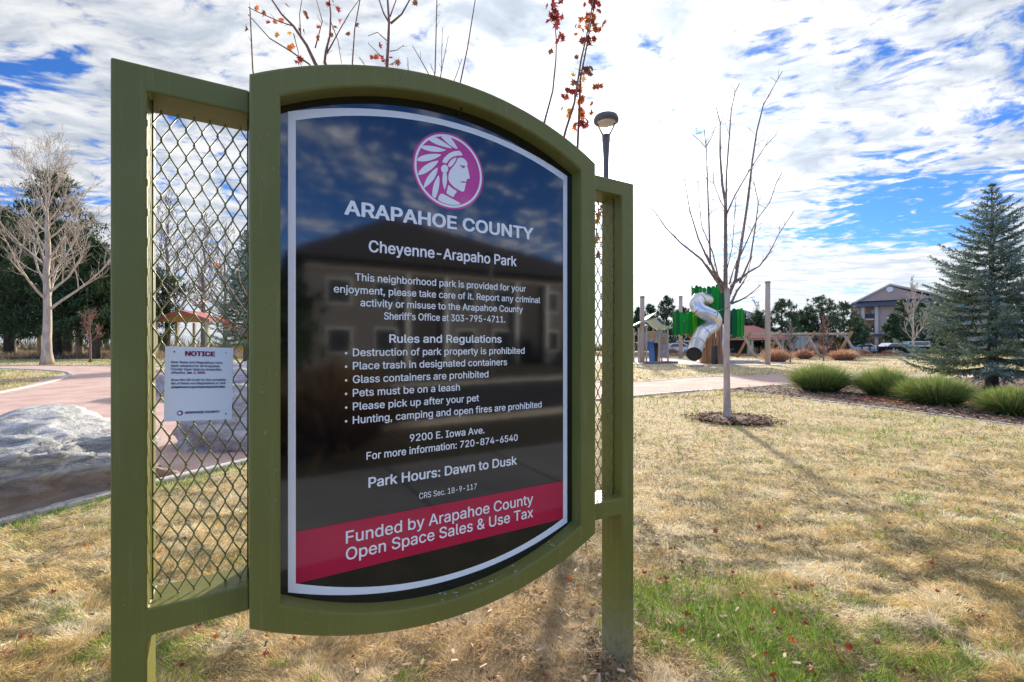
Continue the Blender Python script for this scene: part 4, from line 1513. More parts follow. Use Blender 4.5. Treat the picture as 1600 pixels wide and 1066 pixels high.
# climbing tower
TY = 34.3
twx, twy = at(1113, 535, TY).x, TY
tower = thing('climbing_tower', 'tree shaped climbing tower with brown plank trunk and green leaf panels', 'play tower', (twx, twy, 0))
tz = lambda py: CAMH + (535 - py) * TY / F
tx = lambda px: (px - 1113) * TY / F
rt = random.Random(5)


def drum(cx, cy, r_, z0, z1, n_, name, mats, jag, a0=0, a1=2 * pi, flare=0.0):
    for k in range(n_):
        a = a0 + (a1 - a0) * (k + .5) / n_
        w_ = r_ * (a1 - a0) / n_ * .47
        top = z1 + rt.uniform(-jag, jag); bot = z0 + rt.uniform(-jag, jag) * 1.2
        mb = MB()
        prof = [(-w_, bot), (w_ * .2, bot - jag * .5), (w_, bot + jag * .3), (w_ * .85, (top + bot) / 2), (w_, top - jag * .4), (w_ * .1, top + jag * .3), (-w_, top)]
        Mx = Matrix.Translation((cx + cos(a) * r_, cy + sin(a) * r_, 0)) @ Matrix.Rotation(a + pi / 2, 4, 'Z') @ Matrix(((1, 0, 0, 0), (0, 0, 1, 0), (0, 1, 0, 0), (0, 0, 0, 1)))
        mb.prism([(p_[0], p_[1]) for p_ in prof], -.03 + rt.uniform(-.03, .03), .03, 0, Mx)
        mb.build(name, mats[rt.randrange(len(mats))], tower)


greens = [M['green1'], M['green1'], M['green2'], M['green2'], M['green3']]
drum(tx(1110), .3, 1.18, tz(506), tz(449), 24, 'leaf_panel', [M['green1'], M['green2'], M['green1']], .2)
drum(tx(1073), .2, .88, tz(522), tz(489), 18, 'leaf_panel', greens, .14)
drum(tx(1147), .2, .72, tz(524), tz(485), 15, 'leaf_panel', greens, .16)
drum(tx(1120), .4, .98, .03, tz(505), 30, 'trunk_plank', [M['wood_brown']], .03)
drum(tx(1090), .5, .45, tz(520), tz(496), 8, 'trunk_plank', [M['wood_brown']], .03)
mb = MB(); mb.lathe([(1.05, tz(515)), (1.05, tz(515) + .12)], 20, 0, (tx(1110), .3)); mb.build('deck', M['wood_brown'], tower)
mb = MB(); mb.lathe([(.8, tz(523)), (.8, tz(523) + .10)], 16, 0, (tx(1073), .2)); mb.build('deck', M['wood_brown'], tower)
for (a, b, c, d) in ((1064, 512, 1092, 545), (1072, 518, 1098, 548), (1160, 508, 1140, 530), (1086, 528, 1064, 512)):
    mb = MB(); mb.sweep([(tx(a), -.3, tz(b)), (tx(c), 0, tz(d))], .09, 7); mb.build('brace', M['wood_brown'], tower, smooth=True)
for a in (1102.5, 1109, 1106):
    mb = MB(); mb.sweep([(tx(a), -1.2, 0), (tx(a), -1.2, tz(540))], .07, 7); mb.build('balustrade_post', M['bark_dark'], tower, smooth=True)
mb = MB(); mb.sweep([(tx(1116.5), -1.35, -.02), (tx(1116.5), -1.35, tz(508))], .09, 10); mb.build('support_post', M['steel'], tower, smooth=True)

# tube slide: a steel tube made of bolted sections
slide = thing('tube_slide', 'winding silver tube slide coming down from the climbing tower', 'slide', (at(1083, 535, 33.2).x, 33.2, 0))
sb = Vector((at(1083, 535, 33.2).x, 33.2, 0))
path = [(1108, 470, 33.9), (1099, 467.5, 33.5), (1091.5, 469, 33.1), (1088.5, 476, 32.8), (1093, 484, 32.6), (1102, 489, 32.5), (1112, 494, 32.6), (1117, 501, 32.8), (1114, 508, 32.9),
        (1106, 514, 32.7), (1098, 520, 32.4), (1093, 528, 32.1), (1089, 538, 31.6), (1086, 547, 30.9), (1084.5, 553.5, 30.3)]
cp = [at(a, b, y) - sb for a, b, y in path]


def crom(pts, m_=4):
    o = []
    for i in range(len(pts) - 1):
        p0, p1, p2, p3 = pts[max(i - 1, 0)], pts[i], pts[i + 1], pts[min(i + 2, len(pts) - 1)]
        for k in range(m_):
            s = k / m_
            o.append(.5 * ((2 * p1) + (p2 - p0) * s + (2 * p0 - 5 * p1 + 4 * p2 - p3) * s * s + (3 * p1 - p0 - 3 * p2 + p3) * s ** 3))
    o.append(pts[-1]); return o


cf = crom(cp)
for a in range(0, len(cf) - 1, 8):
    seg = cf[a:a + 9]
    mb = MB(); mb.sweep(seg, .50, 20, caps=False); mb.build('slide_section', M['slide_metal'], slide, smooth=True)
    d = (seg[1] - seg[0]).normalized()
    mb = MB(); mb.sweep([seg[0] - d * .025, seg[0] + d * .025], .54, 20); mb.build('flange', M['slide_metal'], slide)
e = cf[-1]; d = (cf[-1] - cf[-2]).normalized()
mb = MB(); mb.sweep([cf[-1] - d * .10, cf[-1] - d * .06], .47, 20); mb.build('mouth_shade_disc', M['black'], slide)  # black disc inside the tube end paints its dark interior
mb = MB(); mb.sweep([cf[-1] - d * .04, cf[-1] + d * .01], .54, 20, caps=False); mb.build('flange', M['slide_metal'], slide)
mb = MB(); mb.box(e.x - .62, e.x + .40, e.y - .75, e.y - .2, .02, .13); mb.build('landing_pad', M['stone_block'], slide, bevel=.02)

# playhouse
PY = 36.0
ph = thing('playhouse', 'small wooden playhouse with curved pale roofs and a short blue slide', 'playhouse', (at(1022, 535, PY).x, PY, 0))
hx = lambda px: (px - 1022) * PY / F
hz = lambda py: max(0, CAMH + (535 - py) * PY / F)
for a in (998, 1010, 1030, 1043.5):
    for yy in (0, 1.5):
        mb = MB(); mb.box(hx(a) - .06, hx(a) + .06, yy - .06, yy + .06, -.03, hz(512)); mb.build('corner_post', M['wood_pole'], ph)
for (a, b, z0, z1, mm) in ((1010.5, 1024, 534, 517, 'wood'), (1024, 1030, 534, 517, 'wood'), (1030.5, 1043, 559, 520, 'wood_grey'), (998, 1009.5, 545, 520, 'wood')):
    k = 0; x_ = hx(a)
    while x_ < hx(b) - .05:
        x2 = min(x_ + .24, hx(b))
        mb = MB(); mb.box(x_ + .006, x2 - .006, -.02, .03, hz(z0), hz(z1) + rt.uniform(-.02, .02)); mb.build('wall_plank', M[mm], ph)
        x_ = x2
mb = MB(); mb.box(hx(1033.5), hx(1039), -.05, -.022, hz(538), hz(527)); mb.build('window_shutter', M['wood_brown'], ph)
mb = MB(); mb.box(hx(1014), hx(1022), -.05, -.022, hz(528), hz(520)); mb.build('sign_board', M['orange'], ph)
mb = MB(); mb.box(hx(998), hx(1043), .05, 1.45, hz(536), hz(536) + .08); mb.build('deck', M['wood'], ph)
for (pts, mm) in (([(990, 508), (1000, 503), (1010, 498), (1016, 493), (1022, 489)], 'roof_tan'), ([(1019, 497), (1024, 500), (1030, 506), (1036, 509), (1048, 511)], 'roof_green')):
    vs = []
    for yy in (-.5, 1.9):
        for dz_ in (0, -.09):
            vs += [(hx(a), yy, hz(b + (2.5 if yy > 0 else 0)) + dz_) for a, b in pts]
    n_ = len(pts); fs = []
    for i in range(n_ - 1):
        fs += [(i, i + 1, 2 * n_ + i + 1, 2 * n_ + i), (n_ + i + 1, n_ + i, 3 * n_ + i, 3 * n_ + i + 1), (i + 1, i, n_ + i, n_ + i + 1), (2 * n_ + i, 2 * n_ + i + 1, 3 * n_ + i + 1, 3 * n_ + i)]
    fs += [(0, 2 * n_, 3 * n_, n_), (n_ - 1, 2 * n_ - 1, 4 * n_ - 1, 3 * n_ - 1)]
    mb = MB(); mb.add(vs, fs); mb.build('roof', M[mm], ph)
mb = MB(); mb.box(hx(1023), hx(1030), .3, .36, 0, hz(536)); mb.build('opening_shade', M['black'], ph)  # black board paints the shade inside the opening
mb = MB(); s0 = [(hx(1016), -.02, hz(535)), (hx(1013.5), -.7, hz(547)), (hx(1011), -1.3, .14)]
for sg in (0,):
    vs = []
    for x_, y_, z_ in s0: vs += [(x_ - .22, y_, z_ + .14), (x_ - .22, y_, z_ - .03), (x_ + .22, y_, z_ - .03), (x_ + .22, y_, z_ + .14), (x_ + .18, y_, z_ + .12), (x_ + .18, y_, z_ + .01), (x_ - .18, y_, z_ + .01), (x_ - .18, y_, z_ + .12)]
    fs = [(i * 8 + k, i * 8 + (k + 1) % 8, (i + 1) * 8 + (k + 1) % 8, (i + 1) * 8 + k) for i in range(2) for k in range(8)] + [tuple(range(8)), tuple(range(23, 15, -1))]
    mb.add(vs, fs)
mb.build('slide_chute', M['blue_plastic'], ph)
# stone edging of the play area
for i, (a, b, py, mm, hgt) in enumerate(((1008, 1036, 569.5, 'rubber', .20), (1036, 1060, 568.5, 'rubber', .18), (1118, 1134, 568.6, 'stone_block', .26), (1134, 1163, 568.6, 'stone_block', .27),
                                       (1164, 1189, 568.4, 'stone_block', .25), (1190, 1196, 569.2, 'stone_block', .2), (1205, 1236, 568.5, 'stone_block', .10))):
    x0, y0 = gp(a, py); x1, _ = gp(b, py)
    mb = MB(); mb.box(-(x1 - x0) / 2, (x1 - x0) / 2, -.25, .25, -.02, hgt)
    tag(mb.build('edging_block', M[mm], None, bevel=.04, loc=((x0 + x1) / 2, y0 + .25, 0)), ['dark red rubber edging under the playhouse', 'dark red rubber edging between playhouse and slide', 'short stone block right of the slide outlet',
        'long stone block behind the young tree trunk', 'brown stone block left of the tall pole', 'tiny stone block at the foot of the tall pole', 'flat pale slab right of the tall pole'][i], 'edging', 'blocks edging the play area')

# log swing
SY = 47.5
sw = thing('log_swing', 'long rustic swing with a log beam on crossed log legs', 'swing', (at(1250, 535, SY).x, SY, 0))
sx_ = lambda px: (px - 1250) * SY / F
sz_ = lambda py: CAMH + (535 - py) * SY / F
mb = MB(); mb.sweep([(sx_(1164), 0, sz_(524)), (sx_(1210), 0, sz_(522.5)), (sx_(1262), 0, sz_(522)), (sx_(1330), 0, sz_(522))], .13, 9); mb.build('beam', M['wood'], sw, smooth=True)
for c_ in (1166, 1213, 1266, 1324):
    for sg in (-1, 1):
        mb = MB(); mb.sweep([(sx_(c_ - sg * 8), sg * .9, -.03), (sx_(c_ + sg * 5), -sg * .25, sz_(518.5))], [.15, .12], 8)
        mb.build('leg', M['wood_brown'] if sg > 0 else M['wood'], sw, smooth=True)
for c_, lo in ((1238, 551), (1246, 551), (1284, 553), (1300, 552)):
    for dx in (-.28, .28):
        mb = MB(); mb.sweep([(sx_(c_) + dx, 0, sz_(522)), (sx_(c_) + dx, 0, sz_(lo) + .1)], .02, 4); mb.build('chain', M['black'], sw)
    mb = MB(); mb.box(sx_(c_) - .3, sx_(c_) + .3, -.15, .2, sz_(lo), sz_(lo) + .08); mb.box(sx_(c_) - .3, sx_(c_) + .3, .14, .21, sz_(lo) + .07, sz_(lo) + (.5 if c_ > 1290 else .1))
    tag(mb.build('swing_seat', M['black'], sw, bevel=.02))
x, y = gp(1188, 551)
yp = thing('spring_rider', 'bright yellow play animal beside the log swing', 'play rider', (x, y, 0))
mb = MB(); mb.sweep([(-.75, 0, .95), (-.4, 0, .9), (0, 0, .95), (.4, 0, 1.05), (.75, 0, 1.15)], [.22, .42, .46, .36, .18], 9); mb.build('body', M['yellow'], yp, smooth=True)
mb = MB(); mb.sweep([(.1, 0, 1.2), (.25, 0, 1.55), (.5, 0, 1.6)], [.3, .26, .12], 9); mb.build('head', M['yellow'], yp, smooth=True)
for a, b in ((-.45, -.2), (.4, -.2), (-.45, .2), (.4, .2)):
    mb = MB(); mb.sweep([(a, b, 0), (a * .8, b, .75)], .09, 6); mb.build('leg', M['yellow'], yp, smooth=True)

# ------------------------------------------------------------------ pavilion with a red roof
def hiproof(mb, x0, x1, y0, y1, ze, zr, rx0, rx1, mi=0, th=.18):
    ym = (y0 + y1) / 2
    vs = [(x0, y0, ze), (x1, y0, ze), (x1, y1, ze), (x0, y1, ze), (rx0, ym, zr), (rx1, ym, zr)]
    vs += [(x0, y0, ze - th), (x1, y0, ze - th), (x1, y1, ze - th), (x0, y1, ze - th)]
    mb.add(vs, [(0, 1, 5, 4), (1, 2, 5), (2, 3, 4, 5), (3, 0, 4), (0, 6, 7, 1), (1, 7, 8, 2), (2, 8, 9, 3), (3, 9, 6, 0), (9, 8, 7, 6)], mi)


QY = 54.0
pv = thing('pavilion', 'open park pavilion with red hipped roof and cream posts behind the swing', 'pavilion', (at(1190, 535, QY).x, QY, 0))
qx = lambda px: (px - 1190) * QY / F
qz = lambda py: CAMH + (535 - py) * QY / F
mb = MB(); hiproof(mb, qx(1128), qx(1237), 0, 7.0, qz(528), qz(507.5), qx(1150), qx(1203)); mb.build('roof', M['roof_red'], pv)
mb = MB(); mb.box(qx(1130), qx(1235), .08, .22, qz(531.5), qz(528.6)); mb.build('fascia', M['cream'], pv)
for a in (1134, 1173, 1178, 1226):
    for yy in (.5, 6.3):
        mb = MB(); mb.box(qx(a) - .14, qx(a) + .14, yy - .14, yy + .14, -.03, qz(530)); mb.build('post', M['cream'], pv)
mb = MB(); mb.box(qx(1140), qx(1212), 6.0, 6.1, 0, 2.0); mb.build('back_wall', M['bark_dark'], pv)
for a, b in ((1148, 1160), (1185, 1196), (1205, 1214)):
    mb = MB(); mb.box(qx(a), qx(b), 2.0, 2.9, .72, .80); mb.box(qx(a) + .3, qx(b) - .3, 2.3, 2.5, 0, .72); mb.build('table', M['stone_block'], pv)

# left shelter seen through the mesh
ZY = 50.0
shl = thing('play_shelter', 'small open shelter with red edged orange roof seen through the left mesh', 'shelter', (at(285, 535, ZY).x, ZY, 0))
ax_ = lambda px: (px - 285) * ZY / F
az_ = lambda py: CAMH + (535 - py) * ZY / F
mb = MB()
pr = [(244, 497), (262, 490), (279, 484), (303, 491), (327, 499)]
vs = []
for yy in (0, 3.5):
    for dz_ in (0, -.34): vs += [(ax_(a), yy, az_(b) + dz_) for a, b in pr]
n_ = 5; fs = []; 
for i in range(4):
    fs += [(i, i + 1, 10 + i + 1, 10 + i), (n_ + i + 1, n_ + i, 15 + i, 15 + i + 1), (i + 1, i, n_ + i, n_ + i + 1), (10 + i, 10 + i + 1, 15 + i + 1, 15 + i)]
fs += [(0, 10, 15, 5), (4, 9, 19, 14)]
mb.add(vs, fs); mb.build('roof', M['roof_red'], shl)
mb = MB(); mb.prism([(ax_(244), az_(503)), (ax_(327), az_(504)), (ax_(327), az_(501.5)), (ax_(279), az_(489)), (ax_(244), az_(501))], -.3, -.2, 0,
                    Matrix(((1, 0, 0, 0), (0, 0, -1, 0), (0, 1, 0, 0), (0, 0, 0, 1)))); mb.build('gable', M['orange'], shl)
for a, yy in ((241, .2), (272, 3.2), (322, .2), (341, 3.2), (243, 3.2)):
    mb = MB(); mb.box(ax_(a) - .13, ax_(a) + .13, yy - .13, yy + .13, -.03, az_(503)); mb.build('post', M['cream'], shl)
x, y = gp(373, 556)
yp2 = thing('spring_rider', 'yellow play animal right of the red edged shelter', 'play rider', (x, y, 0))
mb = MB(); mb.sweep([(-.8, 0, 1.0), (-.2, 0, 1.35), (.4, 0, 1.15), (.8, 0, .7)], [.25, .5, .42, .15], 9); mb.build('body', M['yellow'], yp2, smooth=True)
for a in (-.4, .4):
    mb = MB(); mb.sweep([(a, 0, 0), (a, 0, 1.0)], .08, 6); mb.build('leg', M['yellow'], yp2, smooth=True)

# ------------------------------------------------------------------ far buildings
M['siding'] = mat('taupe_siding', (.40, .285, .23), .8, (.45, .33, .27), 2)
M['trim'] = mat('cream_trim', (.50, .45, .40), .7)
M['shingle'] = mat('slate_shingle', (.045, .055, .085), .85, (.07, .08, .11), 6)
M['beige'] = mat('beige_wall', (.66, .57, .44), .8)
M['rail_dark'] = mat('dark_rail', (.03, .028, .03), .6)
BY = 90.0
ap = thing('apartment_building', 'three storey taupe apartment building with gabled slate roof and balconies', 'building', (at(1390, 535, BY).x, BY, 0), radians(-43))
bx = lambda px: (px - 1390) * BY / F * .78
bz = lambda py: CAMH + (535 - py) * BY / F
mb = MB(); mb.box(bx(1366), bx(1452), 0, 14, 0, bz(474)); mb.build('wall', M['siding'], ap)
mb = MB(); mb.box(bx(1452), bx(1560), 3, 16, 0, bz(474)); mb.build('wall', M['siding'], ap)
mb = MB(); mb.box(bx(1325), bx(1366), 2.2, 14, 0, bz(474)); mb.build('wall', M['siding'], ap)
for z0 in (522, 499.5):
    mb = MB(); mb.box(bx(1330), bx(1366), -.2, 2.2, bz(z0), bz(z0) + .3); mb.build('balcony_slab', M['trim'], ap)
    for a, b in ((1332, 1343), (1351, 1366)):
        mb = MB(); mb.box(bx(a), bx(b), -.1, -.04, bz(z0) + .3, bz(z0) + 1.25); mb.build('balcony_rail', M['rail_dark'], ap)
for a, b in ((1345, 1350.5), (1367.2, 1372.5)):
    mb = MB(); mb.box(bx(a), bx(b), -.35, .35, bz(545), bz(478)); mb.build('pier', M['trim'], ap)
for (a, b, c, d) in ((1338, 1343, 495, 482), (1359, 1366, 495, 482), (1358, 1366, 518, 504), (1336, 1341, 518, 504), (1360, 1366, 543, 528), (1352, 1357, 543, 528), (1336, 1341, 543, 528)):
    fr_ = MB(); fr_.box(bx(a), bx(b), 2.1, 2.19, bz(c), bz(d)); w_ = fr_.build('window', M['trim'], ap)
    mb = MB(); mb.box(bx(a) + .12, bx(b) - .12, 2.05, 2.098, bz(c) + .12, bz(d) - .12); mb.build('pane', M['glass'], w_)
for (a, b) in ((1456.5, 1463), (1464.5, 1471.5), (1490, 1497), (1498, 1505), (1530, 1537)):
    for c, d in ((486.5, 476), (508, 497), (530, 519)):
        fr_ = MB(); fr_.box(bx(a), bx(b), 2.9, 2.99, bz(c), bz(d)); w_ = fr_.build('window', M['trim'], ap)
        mb = MB(); mb.box(bx(a) + .12, bx(b) - .12, 2.85, 2.898, bz(c) + .12, bz(d) - .12); mb.build('pane', M['glass'], w_)
mb = MB(); mb.box(bx(1366), bx(1452), -.12, -.01, bz(479), bz(475.5)); mb.build('band', M['trim'], ap)
# pent roof band, gable and roofs
mb = MB()
vs = [(bx(1322), -1.2, bz(477.5)), (bx(1462), -1.2, bz(477.5)), (bx(1462), 1.0, bz(469)), (bx(1330), 1.0, bz(469)), (bx(1322), -1.2, bz(478.5)), (bx(1462), -1.2, bz(478.5)), (bx(1462), 1.0, bz(478.5)), (bx(1330), 1.0, bz(478.5))]
mb.add(vs, [(0, 1, 2, 3), (4, 7, 6, 5), (0, 4, 5, 1), (1, 5, 6, 2), (2, 6, 7, 3), (3, 7, 4, 0)]); mb.build('roof', M['shingle'], ap)
XZ = Matrix(((1, 0, 0, 0), (0, 0, 1, 0), (0, 1, 0, 0), (0, 0, 0, 1)))
mb = MB(); mb.prism([(bx(1338), bz(468.8)), (bx(1458), bz(468.8)), (bx(1390), bz(447))], .5, .9, 0, XZ); mb.build('gable', M['siding'], ap)
for (a, b, c, d) in ((1332, 471, 1391, 444.5), (1390, 444.5, 1462, 464.5)):
    mb = MB(); mb.sweep([(bx(a), .3, bz(b)), (bx(c), .3, bz(d))], .22, 4); mb.build('rake_board', M['trim'], ap)
mb = MB(); vs = [(bx(1332), .4, bz(471)), (bx(1390.5), .4, bz(444.3)), (bx(1462), .4, bz(464.5)), (bx(1332), 15, bz(471)), (bx(1390.5), 15, bz(444.3)), (bx(1462), 15, bz(464.5))]
mb.add(vs, [(0, 1, 4, 3), (1, 2, 5, 4), (3, 4, 5)]); mb.build('roof', M['shingle'], ap)
mb = MB(); hiproof(mb, bx(1440), bx(1572), 1.8, 17, bz(472), bz(458), bx(1455), bx(1550)); mb.build('roof', M['shingle'], ap)
mb = MB(); mb.sweep([(bx(1390), .35, bz(452)), (bx(1390), .52, bz(452))], .55, 16); mb.build('round_vent', M['white_paint'], ap)
mb = MB(); mb.box(bx(1364), bx(1386), -1.6, -.36, bz(526), bz(522)); mb.build('porch_roof', M['shingle'], ap)
mb = MB(); mb.box(bx(1366), bx(1400), -.08, 0 - .005, 0, bz(528)); mb.build('brick_base', mat('brick_band', (.17, .11, .085), .8), ap)

hs = thing('house', 'distant grey gabled house roof showing over the trees beside the tower', 'house', (at(1178, 535, 85).x, 85, 0))
hxx = lambda px: (px - 1178) * 85 / F
mb = MB(); mb.box(hxx(1130), hxx(1205), 0, 12, 0, 5.6); mb.build('wall', M['siding'], hs)
mb = MB(); hiproof(mb, hxx(1126), hxx(1210), -.6, 13, CAMH + 35 * 85 / F, CAMH + 54 * 85 / F, hxx(1163), hxx(1190)); mb.build('roof', mat('grey_roof', (.12, .12, .14), .8), hs)
tr_ = thing('beige_building', 'long low beige building with flat wall behind the log swing', 'building', (at(1263, 535, 62).x, 62, 0))
kx = lambda px: (px - 1263) * 62 / F
mb = MB(); mb.box(kx(1236), kx(1294), 0, 5, .75, CAMH + 10.5 * 62 / F); mb.build('wall', M['beige'], tr_)
mb = MB(); mb.box(kx(1237), kx(1293), .2, 4.8, 0, .75); mb.build('base', M['rail_dark'], tr_)

# cars behind the fence
M['car_white'] = mat('car_white', (.70, .71, .73), .25, coat=.6)
M['car_grey'] = mat('car_grey', (.20, .21, .23), .25, coat=.6)
M['tyre'] = mat('tyre', (.015, .015, .015), .8)


def car(label, x, y, rz, m, L=4.7, H=1.45, van=False):
    t = thing('parked_car', label, 'car', (x, y, 0), rz, 'cars parked behind the dark fence')
    l = L / 2; w = .88
    prof = [(-l, .35), (-l, .78), (-l * .93, .92), (-l * .50, 1.0), (-l * .22, H), (l * .45, H + .02), (l * .86, 1.05), (l * .98, .95), (l, .40), (l * .9, .28), (-l * .9, .28)]
    if van: prof = [(-l, .35), (-l, .95), (-l * .80, 1.15), (-l * .55, H), (l * .96, H + .02), (l, .9), (l, .40), (l * .9, .28), (-l * .9, .28)]
    mb = MB(); mb.prism(prof, -w, w, 0, XZ); mb.build('body', m, t, bevel=.06)
    gp_ = [(-l * .44, 1.0), (-l * .20, H - .08), (l * .42, H - .06), (l * .72, 1.04)] if not van else [(-l * .70, 1.12), (-l * .52, H - .1), (l * .85, H - .1), (l * .85, 1.12)]
    for sy in (-1, 1):
        mb = MB(); mb.prism(gp_, sy * (w + .002) - .012, sy * (w + .002) + .012, 0, XZ); mb.build('side_window', M['glass'], t)
        for wx in (-l * .62, l * .60):
            mb = MB(); mb.sweep([(wx, sy * (w - .18), .33), (wx, sy * (w + .02), .33)], .33, 16); wh = mb.build('wheel', M['tyre'], t)
            mb = MB(); mb.sweep([(wx, sy * (w + .02), .33), (wx, sy * (w + .035), .33)], .2, 12); mb.build('rim', M['steel'], wh)
    for sy in (-.6, .6):
        mb = MB(); mb.box(-l - .02, -l + .05, sy - .15, sy + .15, .62, .74); mb.build('headlight', M['lens'], t)
    return t


car('white car with low sloping roof just right of the swing', at(1343, 535, 66).x, 66, 0, M['car_white'], 4.3, 1.35)
car('long pale silver car behind the dark fence', at(1392, 535, 63).x, 63, 0, M['car_white'], 5.4, 1.5)
car('white van right of the pale silver car', at(1424, 535, 70).x, 70, .1, M['car_white'], 4.6, 1.75, True)
car('white car seen between the playhouse and the slide', at(1052, 535, 58).x, 58, .1, M['car_white'], 4.4, 1.5)
car('white van behind the slide', at(1071, 535, 60).x, 60, -.1, M['car_white'], 4.6, 1.8, True)

# dark fence
fy = 55.5
fn = thing('dark_fence', 'low dark metal fence in front of the parked cars', 'fence', (at(1347, 535, fy).x, fy, 0))
fx = lambda px: (px - 1347) * fy / F
nP = 13
for k in range(nP):
    a = 1347 + k * 12.3
    mb = MB(); mb.box(fx(a) - .06, fx(a) + .06, -.06, .06, -.03, 1.15); mb.build('post', M['rail_dark'], fn)
for z in (1.02, .15):
    mb = MB(); mb.box(fx(1300), fx(1495), -.03, .03, z, z + .07); mb.build('rail', M['rail_dark'], fn)
mb = MB()
for k in range(700):
    x_ = fx(1372) + (fx(1495) - fx(1372)) * k / 700
    mb.box(x_ - .012, x_ + .012, -.012, .012, .2, 1.02)
tag(mb.build('pickets', M['rail_dark'], fn), kind='stuff')
# second lamp post far away
x, y = gp(1163, 552)
l2 = thing('street_lamp', 'small distant dark lamp post left of the red pavilion roof', 'street lamp', (x, y, 0))
mb = MB(); mb.sweep([(0, 0, 0), (0, 0, 4.6)], [.07, .05], 8); mb.build('pole', M['lamp_metal'], l2)
mb = MB(); mb.lathe([(.08, 4.6), (.26, 4.7), (.28, 4.8), (.1, 4.9)], 14); mb.build('lamp_head', M['lamp_metal'], l2)

# far pines at the right (photo x, crown half-width px, top py, depth)
FP = ((998, 11, 480, 62, 'pine behind the playhouse, leftmost'), (1016, 15, 474, 64, 'round pine above the playhouse roof'), (1042, 19, 462, 60, 'tall pine between playhouse and tower'), (1066, 16, 478, 66, 'pine behind the left green leaf panels'),
      (1158, 14, 488, 64, 'low pine right of the tower'), (1186, 15, 486, 60, 'pine left of the tallest pole'), (1222, 22, 466, 60, 'dark pine right of the tallest pole'), (1247, 18, 487, 66, 'low pine between two taller ones'),
      (1284, 26, 461, 62, 'broad tall pine in the middle distance'), (1262, 17, 480, 64, 'pine touching the broad tall one on its left'), (1318, 24, 471, 64, 'dense dark pine left of the apartment building'),
      (1340, 14, 496, 66, 'low dark pine against the balconies'), (1412, 17, 466, 72, 'dark pine in front of the apartment gable'), (1440, 18, 472, 74, 'dark pine right of the pale bare tree by the apartments'), (1396, 12, 490, 70, 'short pine at the foot of the gable wall'),
      (1480, 18, 500, 76, 'low pine behind the blue spruce'), (1590, 20, 470, 80, 'pine at the right edge behind the spruce'), (975, 16, 476, 64, 'pine hidden behind the right sign post'))
for i, (px, hw, top, Y, lab) in enumerate(FP):
    p = at(px, 535, Y); h = CAMH + (535 - top) * Y / F
    pine('pine_tree', lab, p.x, Y, h, hw * Y / F, .9, 300 + i, nclump=230, per=22, L=.42, w=.13, c0=(.045, .090, .048), c1=(.13, .185, .080), group='pines beyond the playground')
for i, (x, y, hh) in enumerate(((-28, 62, 9), (-21, 66, 12), (-13, 60, 8), (-6, 68, 11), (1, 63, 9), (7, 70, 12))):
    pine('pine_tree', ['pine behind the sign panel, first from the left', 'tall pine behind the sign panel, second from the left', 'pine behind the middle of the sign panel', 'tall pine behind the right half of the panel',
                       'pine behind the right edge of the panel', 'tall pine behind the right mesh wing'][i], x, y, hh, hh * .26, .9, 900 + i, nclump=200, per=20, L=.45, w=.14, group='pines beyond the playground')
# slim bare trees in the middle distance
for i, (px, py, top, sp_, lab, mm) in enumerate((
        (1427, 559, 418, 2.6, 'pale bare tree in front of the apartment building', 'bark_pale'), (1235, 566, 492, 1.0, 'thin dark sapling left of centre in front of the beige building', 'bark'),
        (1287, 564, 480, 1.2, 'thin reddish sapling in front of the log swing', 'twig_red'), (1182, 552, 448, 2.2, 'thin pale bare tree above the pavilion', 'bark'), (1238, 548, 480, 2.6, 'bare tree above the end of the pavilion roof', 'twig_grey'),
        (1306, 549, 478, 2.4, 'pinkish bare shrub tree behind the swing', 'twig_red'), (1150, 551, 480, 1.6, 'small bare tree behind the tower', 'twig_grey'), (1040, 552, 500, 1.5, 'small bare tree behind the playhouse', 'twig_grey'))):
    x, y = gp(px, py); h = CAMH + (535 - top) * y / F
    bare_tree('bare_tree', lab, x, y, h, max(.06, h * .013), h * .16, sp_, M[mm], M[mm], 500 + i, kids=(0, 4, 3, 2), nlimb=15, rmin=.020, levels=2, up=.16, ang=(20, 45))
bunch_grass('rust coloured leafy shrub under the swing beam', *gp(1303, 551), 2.4, 3.4, 900, (.30, .16, .08), (.55, .20, .09), 610, cat='shrub', bw=.07, name='shrub')

# low dry bank and far ground cover behind the left lawn
def bank(x0, x1, y0, y1, h, n_, seed, cols, lab):
    rr = np.random.default_rng(seed)
    p = np.stack([rr.uniform(x0, x1, n_), rr.uniform(y0, y1, n_), np.zeros(n_)], 1)
    m_ = vnoise(p[:, 0], p[:, 1], .35)[:, None]
    col = np.array(cols[0]) * (1 - m_) + np.array(cols[1]) * m_
    V, T, C = blades(p, rr.normal(0, .4, (n_, 3)) + np.array([0, 0, 1.0]), h * rr.uniform(.4, 1.2, n_), .10, .3, col * rr.uniform(.7, 1.3, (n_, 1)), 1)
    tag(link('dry_brush', npmesh('dry_brush', V, T, C, M['blade'])), lab, 'brush', kind='stuff')


bank(-75, -15, 44, 62, 1.0, 26000, 1, ((.28, .19, .12), (.42, .33, .2)), 'dry brown brush under the pines at the left')
bank(3, 26, 52, 60, .7, 9000, 2, ((.40, .22, .14), (.55, .40, .25)), 'dry tan weeds beyond the playground')
bank(26, 62, 52, 54.5, .5, 8000, 3, ((.40, .24, .15), (.52, .38, .22)), 'dry weeds along the dark fence')
bank(-90, -8, 62, 75, 4.5, 5000, 4, ((.05, .06, .035), (.10, .08, .06)), 'dark undergrowth far behind the pines')
bank(-10, 100, 84, 88.5, 2.5, 9000, 5, ((.05, .07, .04), (.12, .12, .07)), 'dark hedge line far behind the playground')
tag(sheet('asphalt_lot', [(2, 56), (95, 56), (95, 82), (2, 82)], .02, M['asphalt']), kind='structure')

